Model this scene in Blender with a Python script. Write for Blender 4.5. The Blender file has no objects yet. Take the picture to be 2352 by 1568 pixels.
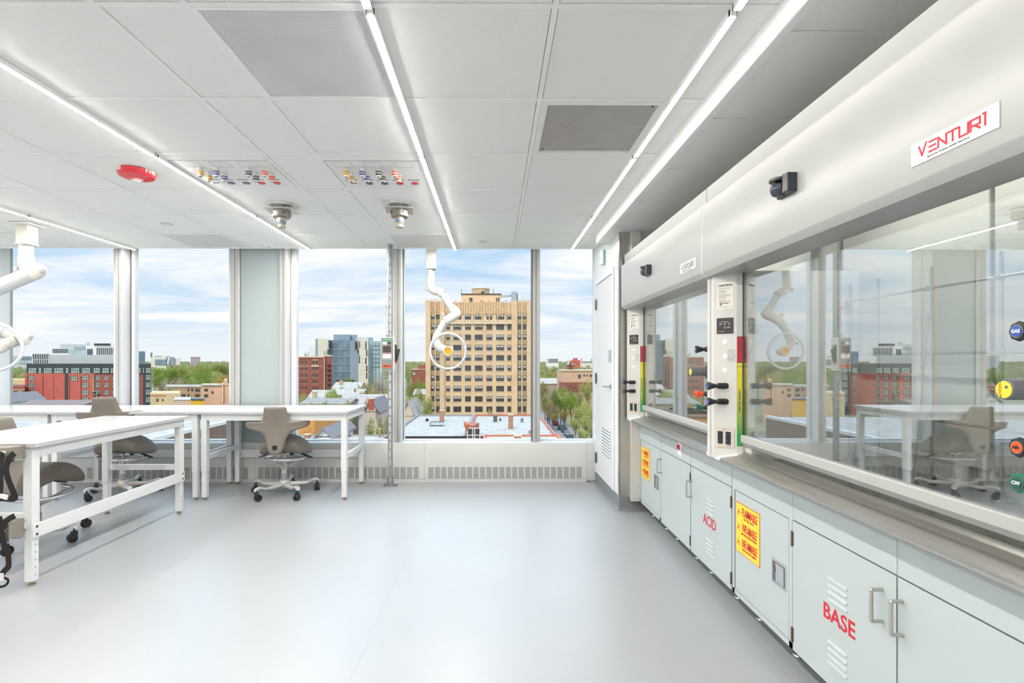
import bpy, bmesh, math, random
from mathutils import Vector, Matrix
random.seed(11)
SC = bpy.context.scene
COL = SC.collection
PI = math.pi

# ------------------------------------------------------------------ camera model (2352 x 1568)
FPX, CU, CV, CAMZ, YAW = 1176.0, 1144.3, 828.0, 1.40, 0.0062
CEIL = 2.692
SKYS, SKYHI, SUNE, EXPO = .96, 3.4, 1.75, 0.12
ROWS = {-.460: 205.0, .880: 26.0, -2.129: 175.0, -4.147: 140.0, -5.83: 160.0}
HOODLAMP = 24.0
FWD = Vector((math.sin(YAW), math.cos(YAW), 0)); RGT = Vector((math.cos(YAW), -math.sin(YAW), 0))
def ray(u, v):
    return FWD + RGT * ((u - CU) / FPX) + Vector((0, 0, -(v - CV) / FPX))
def W(u, v, Y):
    d = ray(u, v); return Vector((0, 0, CAMZ)) + d * (Y / d.y)
def WX(u, v, X):
    d = ray(u, v); return Vector((0, 0, CAMZ)) + d * (X / d.x)
def WZ(u, v, z):
    d = ray(u, v); return Vector((0, 0, CAMZ)) + d * ((z - CAMZ) / d.z)
cam_d = bpy.data.cameras.new('camera'); cam = bpy.data.objects.new('camera', cam_d); COL.objects.link(cam)
cam.location = (0, 0, CAMZ); cam.rotation_euler = (PI / 2, 0, -YAW)
cam_d.sensor_width = 36; cam_d.lens = 18.0
cam_d.shift_x = (1176 - CU) / 2352.0; cam_d.shift_y = (CV - 784) / 2352.0
cam_d.clip_start = 0.05; cam_d.clip_end = 8000
SC.camera = cam

# ------------------------------------------------------------------ mesh builder
ORG = {}
class MB:
    def __init__(s): s.v = []; s.f = []
    def add(s, vs, fs):
        n = len(s.v); s.v += [Vector(p) for p in vs]; s.f += [tuple(i + n for i in f) for f in fs]; return s
    def box(s, x0, x1, y0, y1, z0, z1):
        x0, x1 = sorted((x0, x1)); y0, y1 = sorted((y0, y1)); z0, z1 = sorted((z0, z1))
        return s.add([(x0,y0,z0),(x1,y0,z0),(x1,y1,z0),(x0,y1,z0),(x0,y0,z1),(x1,y0,z1),(x1,y1,z1),(x0,y1,z1)],
              [(0,3,2,1),(4,5,6,7),(0,1,5,4),(1,2,6,5),(2,3,7,6),(3,0,4,7)])
    def obox(s, c, rx, ry, rz, a=Vector((1,0,0)), b=Vector((0,1,0)), n=Vector((0,0,1))):
        c = Vector(c); P = []
        for k in (-1, 1):
            for (i, j) in ((-1,-1),(1,-1),(1,1),(-1,1)):
                P.append(c + a*(rx*i) + b*(ry*j) + n*(rz*k))
        return s.add(P, [(0,3,2,1),(4,5,6,7),(0,1,5,4),(1,2,6,5),(2,3,7,6),(3,0,4,7)])
    def prism(s, pts, a0, a1, ax='Z'):
        n = len(pts); V = []
        for a in (a0, a1):
            for (p, q) in pts:
                V.append({'Z': (p, q, a), 'Y': (p, a, q), 'X': (a, p, q)}[ax])
        F = [tuple(range(n))[::-1], tuple(range(n, 2*n))] + [(i, (i+1) % n, n + (i+1) % n, n + i) for i in range(n)]
        return s.add(V, F)
    def tube(s, pts, r, n=10, closed=False, caps=True):
        pts = [Vector(p) for p in pts]; m = len(pts)
        rs = r if isinstance(r, (list, tuple)) else [r] * m
        T = []
        for i in range(m):
            a = pts[(i-1) % m] if (closed or i > 0) else pts[i]; b = pts[(i+1) % m] if (closed or i < m-1) else pts[i]
            t = (b - a); T.append(t.normalized() if t.length > 1e-9 else Vector((0,0,1)))
        up = Vector((0,0,1)) if abs(T[0].z) < .9 else Vector((1,0,0))
        nrm = (up - T[0]*up.dot(T[0])).normalized(); V = []
        for i in range(m):
            nrm = nrm - T[i]*nrm.dot(T[i])
            nrm = nrm.normalized() if nrm.length > 1e-6 else T[i].orthogonal().normalized()
            bi = T[i].cross(nrm)
            for k in range(n):
                a = 2*PI*k/n; V.append(pts[i] + (nrm*math.cos(a) + bi*math.sin(a))*rs[i])
        F = []
        for i in range(m if closed else m-1):
            for k in range(n):
                j = (i+1) % m
                F.append((i*n+k, i*n+(k+1) % n, j*n+(k+1) % n, j*n+k))
        if caps and not closed:
            F.append(tuple(range(n))[::-1]); F.append(tuple((m-1)*n+k for k in range(n)))
        return s.add(V, F)
    def lathe(s, prof, c=(0,0,0), axis=(0,0,1), n=24, a0=0.0):
        ax = Vector(axis).normalized(); o = ax.orthogonal().normalized() if abs(ax.z) < .99 else Vector((1,0,0))
        o = (o - ax*o.dot(ax)).normalized(); b = ax.cross(o); c = Vector(c); V = []; m = len(prof)
        for (r, z) in prof:
            for k in range(n):
                a = a0 + 2*PI*k/n; V.append(c + ax*z + (o*math.cos(a) + b*math.sin(a))*max(r, 1e-5))
        F = [(i*n+k, i*n+(k+1) % n, (i+1)*n+(k+1) % n, (i+1)*n+k) for i in range(m-1) for k in range(n)]
        F.append(tuple(range(n))[::-1]); F.append(tuple((m-1)*n+k for k in range(n)))
        return s.add(V, F)
    def mesh(s, name, m, off=Vector((0,0,0)), smooth=None):
        me = bpy.data.meshes.new(name)
        me.from_pydata([tuple(p - off) for p in s.v], [], s.f); me.update()
        bm = bmesh.new(); bm.from_mesh(me); bmesh.ops.recalc_face_normals(bm, faces=bm.faces); bm.to_mesh(me); bm.free()
        if m is not None: me.materials.append(m)
        if smooth is not None:
            for p in me.polygons: p.use_smooth = True
            me.set_sharp_from_angle(angle=math.radians(smooth))
        return me
    def build(s, name, m, parent=None, smooth=None, bevel=None, seg=2, label=None):
        root = parent
        while root is not None and root.parent is not None: root = root.parent
        off = ORG.get(root.name, Vector((0,0,0))) if root is not None else Vector((0,0,0))
        me = s.mesh(name, m, off, smooth)
        o = bpy.data.objects.new(name, me); COL.objects.link(o)
        if parent is not None: o.parent = parent
        if bevel:
            md = o.modifiers.new('edge', 'BEVEL'); md.width = bevel; md.segments = seg; md.limit_method = 'ANGLE'
            md.harden_normals = False
        if label: o['label'] = label
        return o
def B(*a): return MB().box(*a)
def tag(o, label, cat, group=None, kind=None):
    o['label'] = label; o['category'] = cat
    if group: o['group'] = group
    if kind: o['kind'] = kind
    return o
def thing(name, label, cat, loc=(0,0,0), rotz=0.0, group=None, local=False):
    o = bpy.data.objects.new(name, None); COL.objects.link(o); o.empty_display_size = .1
    o.location = loc; o.rotation_euler = (0, 0, rotz); tag(o, label, cat, group)
    if not local: ORG[o.name] = Vector(loc)
    return o
def struct(o):
    o['kind'] = 'structure'; return o
def structure(name, loc=(0,0,0)):
    o = bpy.data.objects.new(name, None); COL.objects.link(o); o.location = loc; ORG[o.name] = Vector(loc)
    o['kind'] = 'structure'; return o
KIDS = {}
def copy_tree(o, parent=None):
    c = o.copy(); COL.objects.link(c)
    if parent is not None: c.parent = parent
    for ch in [k for k in bpy.data.objects if k.parent is o]: copy_tree(ch, c)
    return c
def dup(root, loc, rotz, label, group=None):
    c = copy_tree(root); c.location = loc; c.rotation_euler = (0, 0, rotz); c['label'] = label
    if group: c['group'] = group
    return c
def text(body, size, m, parent, o, right, up, name='lettering', align='CENTER', xs=1.0, bold=0.0, ex=0.0004, spacing=1.0, slant=0.0):
    cu = bpy.data.curves.new('t', 'FONT'); cu.body = body; cu.size = size; cu.align_x = align; cu.align_y = 'CENTER'
    cu.extrude = ex; cu.offset = bold; cu.space_character = spacing; cu.shear = slant; cu.resolution_u = 3
    ob = bpy.data.objects.new('t', cu); COL.objects.link(ob)
    dg = bpy.context.evaluated_depsgraph_get(); me = bpy.data.meshes.new_from_object(ob.evaluated_get(dg))
    bpy.data.objects.remove(ob); bpy.data.curves.remove(cu)
    right = Vector(right).normalized(); up = Vector(up).normalized(); nn = right.cross(up); o = Vector(o)
    root = parent
    while root is not None and root.parent is not None: root = root.parent
    off = ORG.get(root.name, Vector((0,0,0))) if root is not None else Vector((0,0,0))
    for v in me.vertices:
        c = v.co.copy(); v.co = o + right*(c.x*xs) + up*c.y + nn*(c.z + ex) - off
    me.name = name; me.materials.clear(); me.materials.append(m)
    q = bpy.data.objects.new(name, me); COL.objects.link(q)
    if parent is not None: q.parent = parent
    return q
def pillow(rows, fn, thick, nc=16, edge=2.6):
    """closed padded shell: rows = [(s, left, right)], fn(a, s, t) -> point; t is the offset through the thickness"""
    mb = MB(); m = len(rows); V = []
    for side in (1, -1):
        for i, (s_, l, r) in enumerate(rows):
            q = 2.0*i/(m-1) - 1
            for j in range(nc+1):
                u = 2.0*j/nc - 1; u2 = math.sin(u*PI/2)
                a = (l+r)/2 + u2*(r-l)/2
                e = (max(0, 1-abs(u2)**edge) * max(0, 1-abs(q)**(edge*2)))**.5
                V.append(fn(a, s_, side*thick/2*e))
    F = []; K = (nc+1)*m
    for i in range(m-1):
        for j in range(nc):
            a = i*(nc+1)+j; F.append((a, a+1, a+nc+2, a+nc+1)); b = a+K; F.append((b, b+nc+1, b+nc+2, b+1))
    for j in range(nc):
        F.append((j, K+j, K+j+1, j+1)); a = (m-1)*(nc+1)+j; F.append((a, a+1, K+a+1, K+a))
    for i in range(m-1):
        a = i*(nc+1); F.append((a, a+nc+1, K+a+nc+1, K+a)); a += nc; F.append((a, K+a, K+a+nc+1, a+nc+1))
    mb.add(V, F); return mb

# ------------------------------------------------------------------ materials
def lin(c):
    return tuple(((x/255)/12.92 if x/255 <= .04045 else ((x/255+.055)/1.055)**2.4) for x in c)
class NT:
    def __init__(s, m):
        m.use_nodes = True; s.nt = m.node_tree; s.nt.nodes.clear()
    def n(s, t, **kw):
        nd = s.nt.nodes.new(t)
        for k, v in kw.items():
            if k.startswith('p_'): setattr(nd, k[2:], v)
            else:
                key = int(k[1:]) if k[0] == 'i' and k[1:].isdigit() else k.replace('_', ' ')
                if isinstance(v, bpy.types.NodeSocket): s.nt.links.new(v, nd.inputs[key])
                else: nd.inputs[key].default_value = v
        return nd
    def math(s, op, a, b=0.0, c=0.0):
        return s.n('ShaderNodeMath', p_operation=op, i0=a, i1=b, i2=c).outputs[0]
    def mix(s, f, a, b):
        nd = s.nt.nodes.new('ShaderNodeMix'); nd.data_type = 'RGBA'
        for k, v in ((0, f), (6, a), (7, b)):
            if isinstance(v, bpy.types.NodeSocket): s.nt.links.new(v, nd.inputs[k])
            else: nd.inputs[k].default_value = v if k == 0 else (tuple(v) + (1,))[:4]
        return nd.outputs[2]
    def link(s, a, b): s.nt.links.new(a, b)
    def out(s, sh): s.link(sh, s.n('ShaderNodeOutputMaterial').inputs[0])
MATS = {}
def M(name, rgb, rough=.5, metal=0.0, spec=.5, var=.03, vs=6.0, bump=0.0, bs=60.0, coat=0.0, stretch=None, emit=None):
    if name in MATS: return MATS[name]
    m = bpy.data.materials.new(name); t = NT(m); c = lin(rgb)
    co = t.n('ShaderNodeTexCoord').outputs['Object']
    if stretch: co = t.n('ShaderNodeMapping', i0=co, Scale=stretch).outputs[0]
    nz = t.n('ShaderNodeTexNoise', Vector=co, Scale=vs, Detail=3.0)
    k = t.n('ShaderNodeMapRange', i0=nz.outputs[0], i1=.3, i2=.7, i3=1-var, i4=1+var).outputs[0]
    colr = t.n('ShaderNodeVectorMath', p_operation='SCALE', i0=c[:3], Scale=k).outputs[0]
    b = t.n('ShaderNodeBsdfPrincipled', Base_Color=colr, Roughness=rough, Metallic=metal)
    b.inputs['Specular IOR Level'].default_value = spec
    if coat: b.inputs['Coat Weight'].default_value = coat; b.inputs['Coat Roughness'].default_value = .08
    if emit: b.inputs['Emission Color'].default_value = c + (1,); b.inputs['Emission Strength'].default_value = emit
    if bump:
        n2 = t.n('ShaderNodeTexNoise', Vector=co, Scale=bs, Detail=2.0)
        t.link(t.n('ShaderNodeBump', Strength=bump, Distance=.002, Height=n2.outputs[0]).outputs[0], b.inputs['Normal'])
    t.out(b.outputs[0]); MATS[name] = m; return m
def glass(name, tint, ior, refl=(1,1,1), rough=0.0, base=0.0):
    m = bpy.data.materials.new(name); t = NT(m)
    g_ = t.n('ShaderNodeNewGeometry'); c_ = t.math('ABSOLUTE', t.n('ShaderNodeVectorMath', p_operation='DOT_PRODUCT', i0=g_.outputs['Normal'], i1=g_.outputs['Incoming']).outputs['Value'])
    f0 = ((ior-1)/(ior+1))**2
    fr = t.math('MULTIPLY_ADD', t.math('POWER', t.math('SUBTRACT', 1.0, c_), 5.0), 1-f0, f0)
    fac = t.math('ADD', t.math('MULTIPLY', fr, 1.0-base), base)
    tr = t.n('ShaderNodeBsdfTransparent', Color=tint + (1,)); gl = t.n('ShaderNodeBsdfGlossy', Color=refl + (1,), Roughness=rough)
    mx = t.n('ShaderNodeMixShader', i0=fac, i1=tr.outputs[0], i2=gl.outputs[0])
    t.out(mx.outputs[0]); MATS[name] = m; return m
white = M('white powder coat', (216,218,218), .42, var=.01)
cab = M('pale grey cabinet enamel', (180,189,189), .38, var=.01)
hoodw = M('white hood enamel', (174,175,172), .30, var=.01, spec=.6)
postm = M('light grey post enamel', (200,199,194), .4, var=.012)
wallm = M('white wall paint', (222,224,224), .6, var=.012, bump=.05, bs=250)
ceilm = M('white ceiling tile', (248,248,246), .9, var=.015, vs=90, bump=.25, bs=420)
gridm = M('white ceiling grid', (252,252,250), .45, var=.01)
alum = M('clear grey anodised frame', (168,169,166), .4, metal=0.0, var=.02, stretch=(40,40,1))
alumw = M('white mullion paint', (226,227,228), .4, var=.01)
gask = M('dark gasket', (84,84,96), .6)
panelm = M('blue grey column cover', (158,169,170), .5, var=.012)
radm = M('warm white radiator enamel', (198,200,196), .42, var=.012)
slotm = M('shadow grey louvre', (128,130,130), .6, var=.06, vs=40)
slotl = M('pale vent opening', (196,204,206), .5)
tabw = M('white bench laminate', (236,237,238), .10, spec=.6, var=.005)
edgeg = M('grey bench edge band', (176,177,178), .35)
fabric = M('taupe upholstery', (122,114,105), .78, var=.05, vs=30, bump=.35, bs=900)
alup = M('silver grey chair plastic', (196,193,190), .38, metal=.25, var=.02)
blk = M('black plastic', (26,27,31), .38, var=.05)
blkm = M('matte black webbing', (16,16,18), .85, var=.1, vs=60)
steel = M('brushed stainless', (196,192,185), .28, metal=.92, var=.06, vs=18, stretch=(1,1,60))
steelh = M('stainless sill', (176,174,170), .3, metal=.9, var=.02, vs=14, stretch=(60,1,60))
nick = M('satin nickel', (150,144,137), .3, metal=.9, var=.05)
dkst = M('dark grey work surface', (92,94,92), .22, var=.05, spec=.6)
liner = M('warm grey hood liner', (196,196,188), .5, var=.015)
red = M('alarm red', (214,48,60), .3, var=.03)
redt = M('red lettering', (200,30,50), .5, var=.01)
yel = M('warning yellow', (250,206,60), .5, var=.015)
orange = M('orange', (238,92,40), .4); purp = M('purple', (92,78,160), .4); brown = M('dark brown plastic', (74,52,52), .4)
gold = M('amber yellow', (232,170,24), .4); green = M('dark green', (20,104,76), .3)
gaugr = M('gauge red', (186,26,40), .5); dgrey = M('mid grey plastic', (96,98,104), .4)
boxg = M('grey switch enamel', (122,128,124), .42, var=.02); boxl = M('grey switch edge', (196,200,198), .4)
galv = M('galvanised steel', (150,156,156), .36, metal=.75, var=.12, vs=30)
cream = M('cream arm plastic', (212,209,200), .4, var=.012)
txtd = M('dark print', (48,46,48), .6); txtw = M('white print', (245,240,240), .6); txtg = M('grey print', (120,118,114), .7)
paper = M('cream label', (226,222,210), .5, var=.02); signg = M('grey sign', (168,178,182), .5)
basem = M('grey cove base', (118,122,124), .5, var=.08, vs=220, spec=.35)
ivory = M('silver badge', (226,222,222), .25, metal=.35, var=.02)
greenl = M('green signal light', (120,255,160), .4, emit=1.6)
dgl = M('dark window glass', (70,78,86), .12, var=.3, vs=.6, spec=.8)

def floor_mat():
    m = bpy.data.materials.new('grey sheet vinyl'); t = NT(m)
    pos = t.n('ShaderNodeNewGeometry').outputs['Position']; xyz = t.n('ShaderNodeSeparateXYZ', i0=pos)
    x, y = xyz.outputs[0], xyz.outputs[1]
    n1 = t.n('ShaderNodeTexNoise', Vector=pos, Scale=260.0, Detail=2.0).outputs[0]
    n2 = t.n('ShaderNodeTexNoise', Vector=pos, Scale=1.2, Detail=4.0).outputs[0]
    vo = t.n('ShaderNodeTexVoronoi', Vector=pos, Scale=75.0).outputs['Distance']
    fleck = t.math('LESS_THAN', vo, .11)
    c = t.mix(t.n('ShaderNodeMapRange', i0=n1, i1=.3, i2=.7).outputs[0], lin((147,150,153)), lin((160,163,166)))
    c = t.mix(t.math('MULTIPLY', fleck, .45), c, lin((196,198,198)))
    seam = None
    for xs in (-4.47, -2.55, -.635, 1.302):
        k = t.math('LESS_THAN', t.math('ABSOLUTE', t.math('SUBTRACT', x, xs)), .0022)
        seam = k if seam is None else t.math('MAXIMUM', seam, k)
    k = t.math('MULTIPLY', t.math('LESS_THAN', t.math('ABSOLUTE', t.math('SUBTRACT', y, 4.78)), .0022), t.math('LESS_THAN', x, -2.55))
    seam = t.math('MAXIMUM', seam, k)
    c = t.mix(t.math('MULTIPLY', seam, .6), c, lin((140,142,142)))
    ro = t.n('ShaderNodeMapRange', i0=n2, i1=.3, i2=.7, i3=.30, i4=.38).outputs[0]
    b = t.n('ShaderNodeBsdfPrincipled', Base_Color=c, Roughness=ro); b.inputs['Specular IOR Level'].default_value = 1.0
    t.link(t.n('ShaderNodeBump', Strength=.12, Distance=.001, Height=n1).outputs[0], b.inputs['Normal'])
    t.out(b.outputs[0]); return m
def perf_mat(name, base, hole, pitch, r, metal=0.0, stagger=True, hole_alt=None):
    m = bpy.data.materials.new(name); t = NT(m)
    pos = t.n('ShaderNodeNewGeometry').outputs['Position']; xyz = t.n('ShaderNodeSeparateXYZ', i0=pos)
    sx = t.math('DIVIDE', xyz.outputs[0], pitch); sy = t.math('DIVIDE', xyz.outputs[1], pitch*.8)
    if stagger:
        row = t.math('FLOOR', sy); sx = t.math('ADD', sx, t.math('MULTIPLY', t.math('MODULO', t.math('ABSOLUTE', row), 2.0), .5))
    fx = t.math('SUBTRACT', t.math('FRACT', sx), .5); fy = t.math('SUBTRACT', t.math('FRACT', sy), .5)
    d = t.math('SQRT', t.math('ADD', t.math('MULTIPLY', fx, fx), t.math('MULTIPLY', fy, fy)))
    k = t.math('LESS_THAN', d, r)
    h = lin(hole)
    if hole_alt:
        nz = t.n('ShaderNodeTexNoise', Vector=pos, Scale=5.0, Detail=2.0).outputs[0]
        h = t.mix(t.n('ShaderNodeMapRange', i0=nz, i1=.4, i2=.62).outputs[0], lin(hole), lin(hole_alt))
    c = t.mix(k, lin(base), h)
    b = t.n('ShaderNodeBsdfPrincipled', Base_Color=c, Roughness=.35, Metallic=metal); t.out(b.outputs[0]); return m
def strip_mat(k, name='warm white led diffuser', c=(1, .955, .89, 1)):
    m = bpy.data.materials.new(name); t = NT(m)
    e = t.n('ShaderNodeEmission', Color=c, Strength=k); t.out(e.outputs[0]); return m
# ------------------------------------------------------------------ room shell
XL, XR, YF, YG, YC = -6.6, 2.12, -3.0, 6.08, 5.911
struct(B(XL-.15, XR+.1, YF-.1, 6.2, -.12, 0).build('floor', floor_mat()))
struct(B(XL-.15, XL, YF-.1, 6.3, -.12, 2.95).build('wall_left', wallm))
struct(B(XL, XR+.1, YF-.15, YF, -.12, 2.95).build('wall_front', wallm))
mb = MB(); mb.box(XR, XR+.15, YF, 4.80, 0, 2.95); mb.box(1.166, XR+.15, 4.78, 6.12, 0, 2.95)
struct(mb.build('wall_right', wallm))
mb = MB(); mb.box(XL, 1.17, 6.06, 6.22, -.12, .452); mb.box(XL, 1.3, 5.93, 6.3, 2.80, 2.95)
struct(mb.build('wall_back', wallm))
# grey coved base along the chase wall and its return
mb = MB(); prof = [(1.166,.128),(1.1635,.128),(1.1635,.030),(1.158,.012),(1.146,.003),(1.130,.0008),(1.166,.0008)]
mb.prism(prof, 4.7765, 5.905, 'Y')
prof = [(4.78,.128),(4.7775,.128),(4.7775,.030),(4.772,.012),(4.760,.003),(4.745,.0008),(4.78,.0008)]
mb.prism(prof, 1.1625, 2.1, 'X')
struct(mb.build('baseboard_right', basem, smooth=30))

# ceiling: tiles and grid
LX = [-6.5, -5.83, -5.16, -4.825, -4.147, -3.468, -2.795, -2.129, -1.456, -1.124, -.460, .221, .880, 1.042]
LY = [-2.85, -2.164, -1.492, -.82, -.147, .525, 1.197, 1.869, 2.541, 3.212, 3.886, 4.563, 5.239, 5.911]
SKIP = {(-1.124, 1.869), (.221, 2.541), (-2.129, 3.212), (-1.124, 3.212), (-3.468, 5.239), (-1.124, 5.239)}
mb = MB(); g = .0145
for i in range(len(LX)-1):
    for j in range(len(LY)-1):
        if (LX[i], LY[j]) in SKIP: continue
        x1 = LX[i+1]
        if i == len(LX)-2: x1 = 1.19 if LY[j] > 5.2 else 1.05
        mb.box(LX[i]+g, x1-g, LY[j]+g, LY[j+1]-g, CEIL+.005, CEIL+.024)
mb.box(XL, LX[0]-g, YF, YC, CEIL+.005, CEIL+.024); mb.box(XL, 1.05, YF, LY[0]-g, CEIL+.005, CEIL+.024)
mb.box(XL, 1.2, YF, YC, CEIL+.13, CEIL+.19)
for j in range(len(LY)-2):
    mb.box(1.055, XR, LY[j]+g, LY[j+1]-g, 2.601, 2.62)
mb.box(1.055, XR, YF, LY[0]-g, 2.601, 2.62); mb.box(1.2, XR, YF, 5.239, CEIL+.13, CEIL+.19)
struct(mb.build('ceiling', ceilm))
mb = MB(); w = .0115
for x in LX[:-1]: mb.box(x-w, x+w, YF, YC-.003, CEIL, CEIL+.012)
for y in LY[:-1]: mb.box(XL, 1.042 if y < 5.2 else 1.164, y-w, y+w, CEIL+.0006, CEIL+.012)
mb.box(XL, 1.164, 1.79, 1.832, CEIL+.0006, CEIL+.012)
mb.box(XL, 1.164, YC-.012, YC, CEIL-.004, CEIL+.03)
mb.box(1.15, 1.165, 5.24, YC-.013, CEIL-.001, CEIL+.012)
struct(mb.build('trim_1', gridm))
mb = MB()
for y in LY[:-2]: mb.box(1.075, XR, y-w, y+w, 2.596, 2.603)
struct(mb.build('trim_2', gridm))
mb = MB(); mb.box(1.036, 1.048, YF, 5.239, 2.594, CEIL+.02); mb.box(1.036, 1.074, YF, 5.239, 2.592, 2.5965)
mb.box(1.036, XR, 5.232, 5.245, 2.592, CEIL+.02)
struct(mb.build('trim_3', gridm))
mb = MB(); mb.box(XL, 1.3, YC+.004, 6.2, CEIL+.10, CEIL+.115)
struct(mb.build('trim_4', wallm))

# ------------------------------------------------------------------ window wall
PB, PT = .457, 2.80
def px(u, Y): return W(u, 800, Y).x
panes = [(5, 265), (312, 529), (682, 893), (929, 1222), (1240, 1364)]
mul = [(-26, -10), (265, 278), (529, 548), (642, 657), (905, 921), (1223.5, 1238)]
winglass = glass('clear window glass', (.985, .992, .995), 1.02)
left_of = [None, 0, 1, None, 2, 3]
right_of = [0, 1, None, 2, 3, 4]
wins = []
for i, (a, b) in enumerate(panes):
    wr = structure('window_%d' % (i+1)); wins.append(wr)
    x0, x1 = px(a, YG), px(b, YG)
    if i == 4: x1 = 1.166
    B(x0-.02, x1+.02, YG, YG+.012, PB-.02, PT).build('pane', winglass, wr)
    mb = MB(); mb.box(x0-.05, x1+.02, YG-.03, YG+.05, PB-.03, PB+.012)
    mb.build('sill_frame', alumw, wr)
for k, (a, b) in enumerate(mul):
    x0, x1 = px(a, 5.925), px(b, 5.925)
    own = wins[right_of[k] if right_of[k] is not None else left_of[k]]
    xm = (x0*.45 + x1*.55)
    mb = MB(); mb.box(x0, xm-.003, 5.925, YG+.06, PB-.01, PT); mb.box(xm+.003, x1-.004, 5.925, YG+.06, PB-.01, PT)
    mb.box(xm-.004, xm+.004, 5.935, YG, PB-.01, PT)
    mb.build('mullion', alum, own)
    B(x1-.004, x1, 5.927, YG+.02, PB-.01, PT).build('mullion_side', alumw, own)
    if right_of[k] is not None:
        xp = px(panes[right_of[k]][0], YG)
        if xp - x1 > .012:
            gw = .028 if k == 1 else .009
            B(x1+.0002, x1+gw, YG-.004, YG+.03, PB-.01, PT).build('gasket', gask, own)
            B(x1+gw-.001, xp, YG-.022, YG+.05, PB-.01, PT).build('jamb_frame', alumw, own)
    if left_of[k] is not None:
        xq = px(panes[left_of[k]][1], YG)
        if x0 - xq > .004: B(xq, x0+.004, YG-.03, YG+.05, PB-.01, PT).build('jamb_frame', alumw, wins[left_of[k]])
B(px(1222, 5.98)-.004, px(1222, 5.98)+.004, 5.945, YG+.04, PB-.01, PT).build('gasket', gask, wins[4])
mb = MB(); xa, xb = px(548, 5.925)-.003, px(642, 5.925)+.003
mb.box(xa+.006, xb-.006, 5.96, 6.1, 0, PT)
struct(mb.build('trim_5', panelm))
mb = MB(); mb.box(xa-.001, xa+.008, 5.956, 6.06, PB, PT)
struct(mb.build('trim_6', gask))
# building face outside, below and above the glass line
struct(B(XL-.2, 2.4, 6.22, 6.4, -3.5, .40).build('wall_back', M('pale facade panel', (200,200,196), .6)))

# ------------------------------------------------------------------ radiator covers
def stripe_mat():
    m = bpy.data.materials.new('louvre slits'); t = NT(m)
    z = t.n('ShaderNodeSeparateXYZ', i0=t.n('ShaderNodeNewGeometry').outputs['Position']).outputs[2]
    k = t.math('LESS_THAN', t.math('FRACT', t.math('DIVIDE', z, .0145)), .62)
    c = t.mix(k, lin((206,208,204)), lin((112,114,114)))
    b = t.n('ShaderNodeBsdfPrincipled', Base_Color=c, Roughness=.5); t.out(b.outputs[0]); return m
strm = stripe_mat()
def radiator(x0, x1, label, s0, s1):
    r = thing('radiator_cover', label, 'radiator cover', ((x0+x1)/2, YC, 0), group='radiator covers under the windows')
    pr = [(5.915,.0),(5.915,.036),(5.911,.038),(5.911,.438),(5.916,.450),(5.930,.456),(6.058,.457),(6.058,0)]
    MB().prism(pr, x0+.0012, x1-.0012, 'X').build('panel', radm, r, smooth=40)
    mb = MB(); mt = MB(); n = int((s1-s0)/.0744)
    for i in range(n):
        a = s0 + i*.0744
        mb.box(a, a+.0585, 5.9095, 5.9125, .045, .175); mt.box(a+.004, a+.052, 5.955, 6.025, .4560, .4578)
    mb.build('louvre_grille', strm, r); mt.build('outlet_grille', slotl, r)
    return r
R = [W(u, 1050, YC).x for u in (190, 585, 975, 1347)]
radiator(-6.56, R[0], 'white radiator cover section leftmost under the windows, behind the foremost bench', -6.5, R[0]-.05)
radiator(R[0], R[1], 'white radiator cover section behind the bench and the stool in the left corner', R[0]+.05, R[1]-.03)
radiator(R[1], R[2], 'white radiator cover section behind the upright stool and the switch pole', R[1]+.04, R[2]-.03)
radiator(R[2], R[3], 'white radiator cover section under the tan tower window, clear of furniture', R[2]+.045, R[3]+.03)
e = thing('radiator_end_cap', 'short plain white radiator end cap meeting the right wall', 'radiator cover', ((R[3]+1.15)/2, YC, 0))
MB().prism([(5.912,.012),(5.909,.02),(5.909,.438),(5.914,.452),(5.93,.458),(6.058,.459),(6.058,.012)], R[3]+.001, 1.159, 'X').build('cap_shell', radm, e, smooth=40)
B(R[3]+.03, 1.157, 5.93, 6.05, 0, .013).build('foot_strip', radm, e)

# ------------------------------------------------------------------ linear ceiling lights
stripms = {x: strip_mat(k) for x, k in ROWS.items()}
where = {-.460: 'running beside the perforated diffuser', .880: 'running beside the exhaust grille near the soffit',
         -2.129: 'running beside the twin service panels', -4.147: 'running above the foremost bench', -5.83: 'running along the far left of the room'}
segs = [(5.923, 4.572, 'end by the windows'), (4.555, 3.222, 'middle length'), (3.205, 1.886, 'near length'), (1.86, .53, ''), (.52, -.81, ''), (-.82, -2.16, '')]
for x, wd in where.items():
    for (y1, y0, sn) in segs:
        if x == -4.147 and y1 < 4: sn = ''
        lb = 'slim recessed line light, %s, %s' % (sn, wd) if sn else 'slim line light out of view, row %s' % wd.replace('running ', '')
        t = thing('linear_light', lb, 'ceiling light', (x, (y0+y1)/2, CEIL), group='slim line lights in the ceiling')
        mb = MB(); mb.box(x-.015, x-.0125, y0, y1, CEIL-.019, CEIL+.004); mb.box(x+.0125, x+.015, y0, y1, CEIL-.019, CEIL+.004)
        mb.box(x-.015, x+.015, y0, y0+.006, CEIL-.019, CEIL+.004); mb.box(x-.015, x+.015, y1-.006, y1, CEIL-.019, CEIL+.004)
        mb.box(x-.012, x+.012, y0, y1, CEIL+.001, CEIL+.004)
        mb.build('housing', gridm, t)
        B(x-.0124, x+.0124, y0+.006, y1-.006, CEIL-.0205, CEIL-.008).build('diffuser', stripms[x], t)

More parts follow.
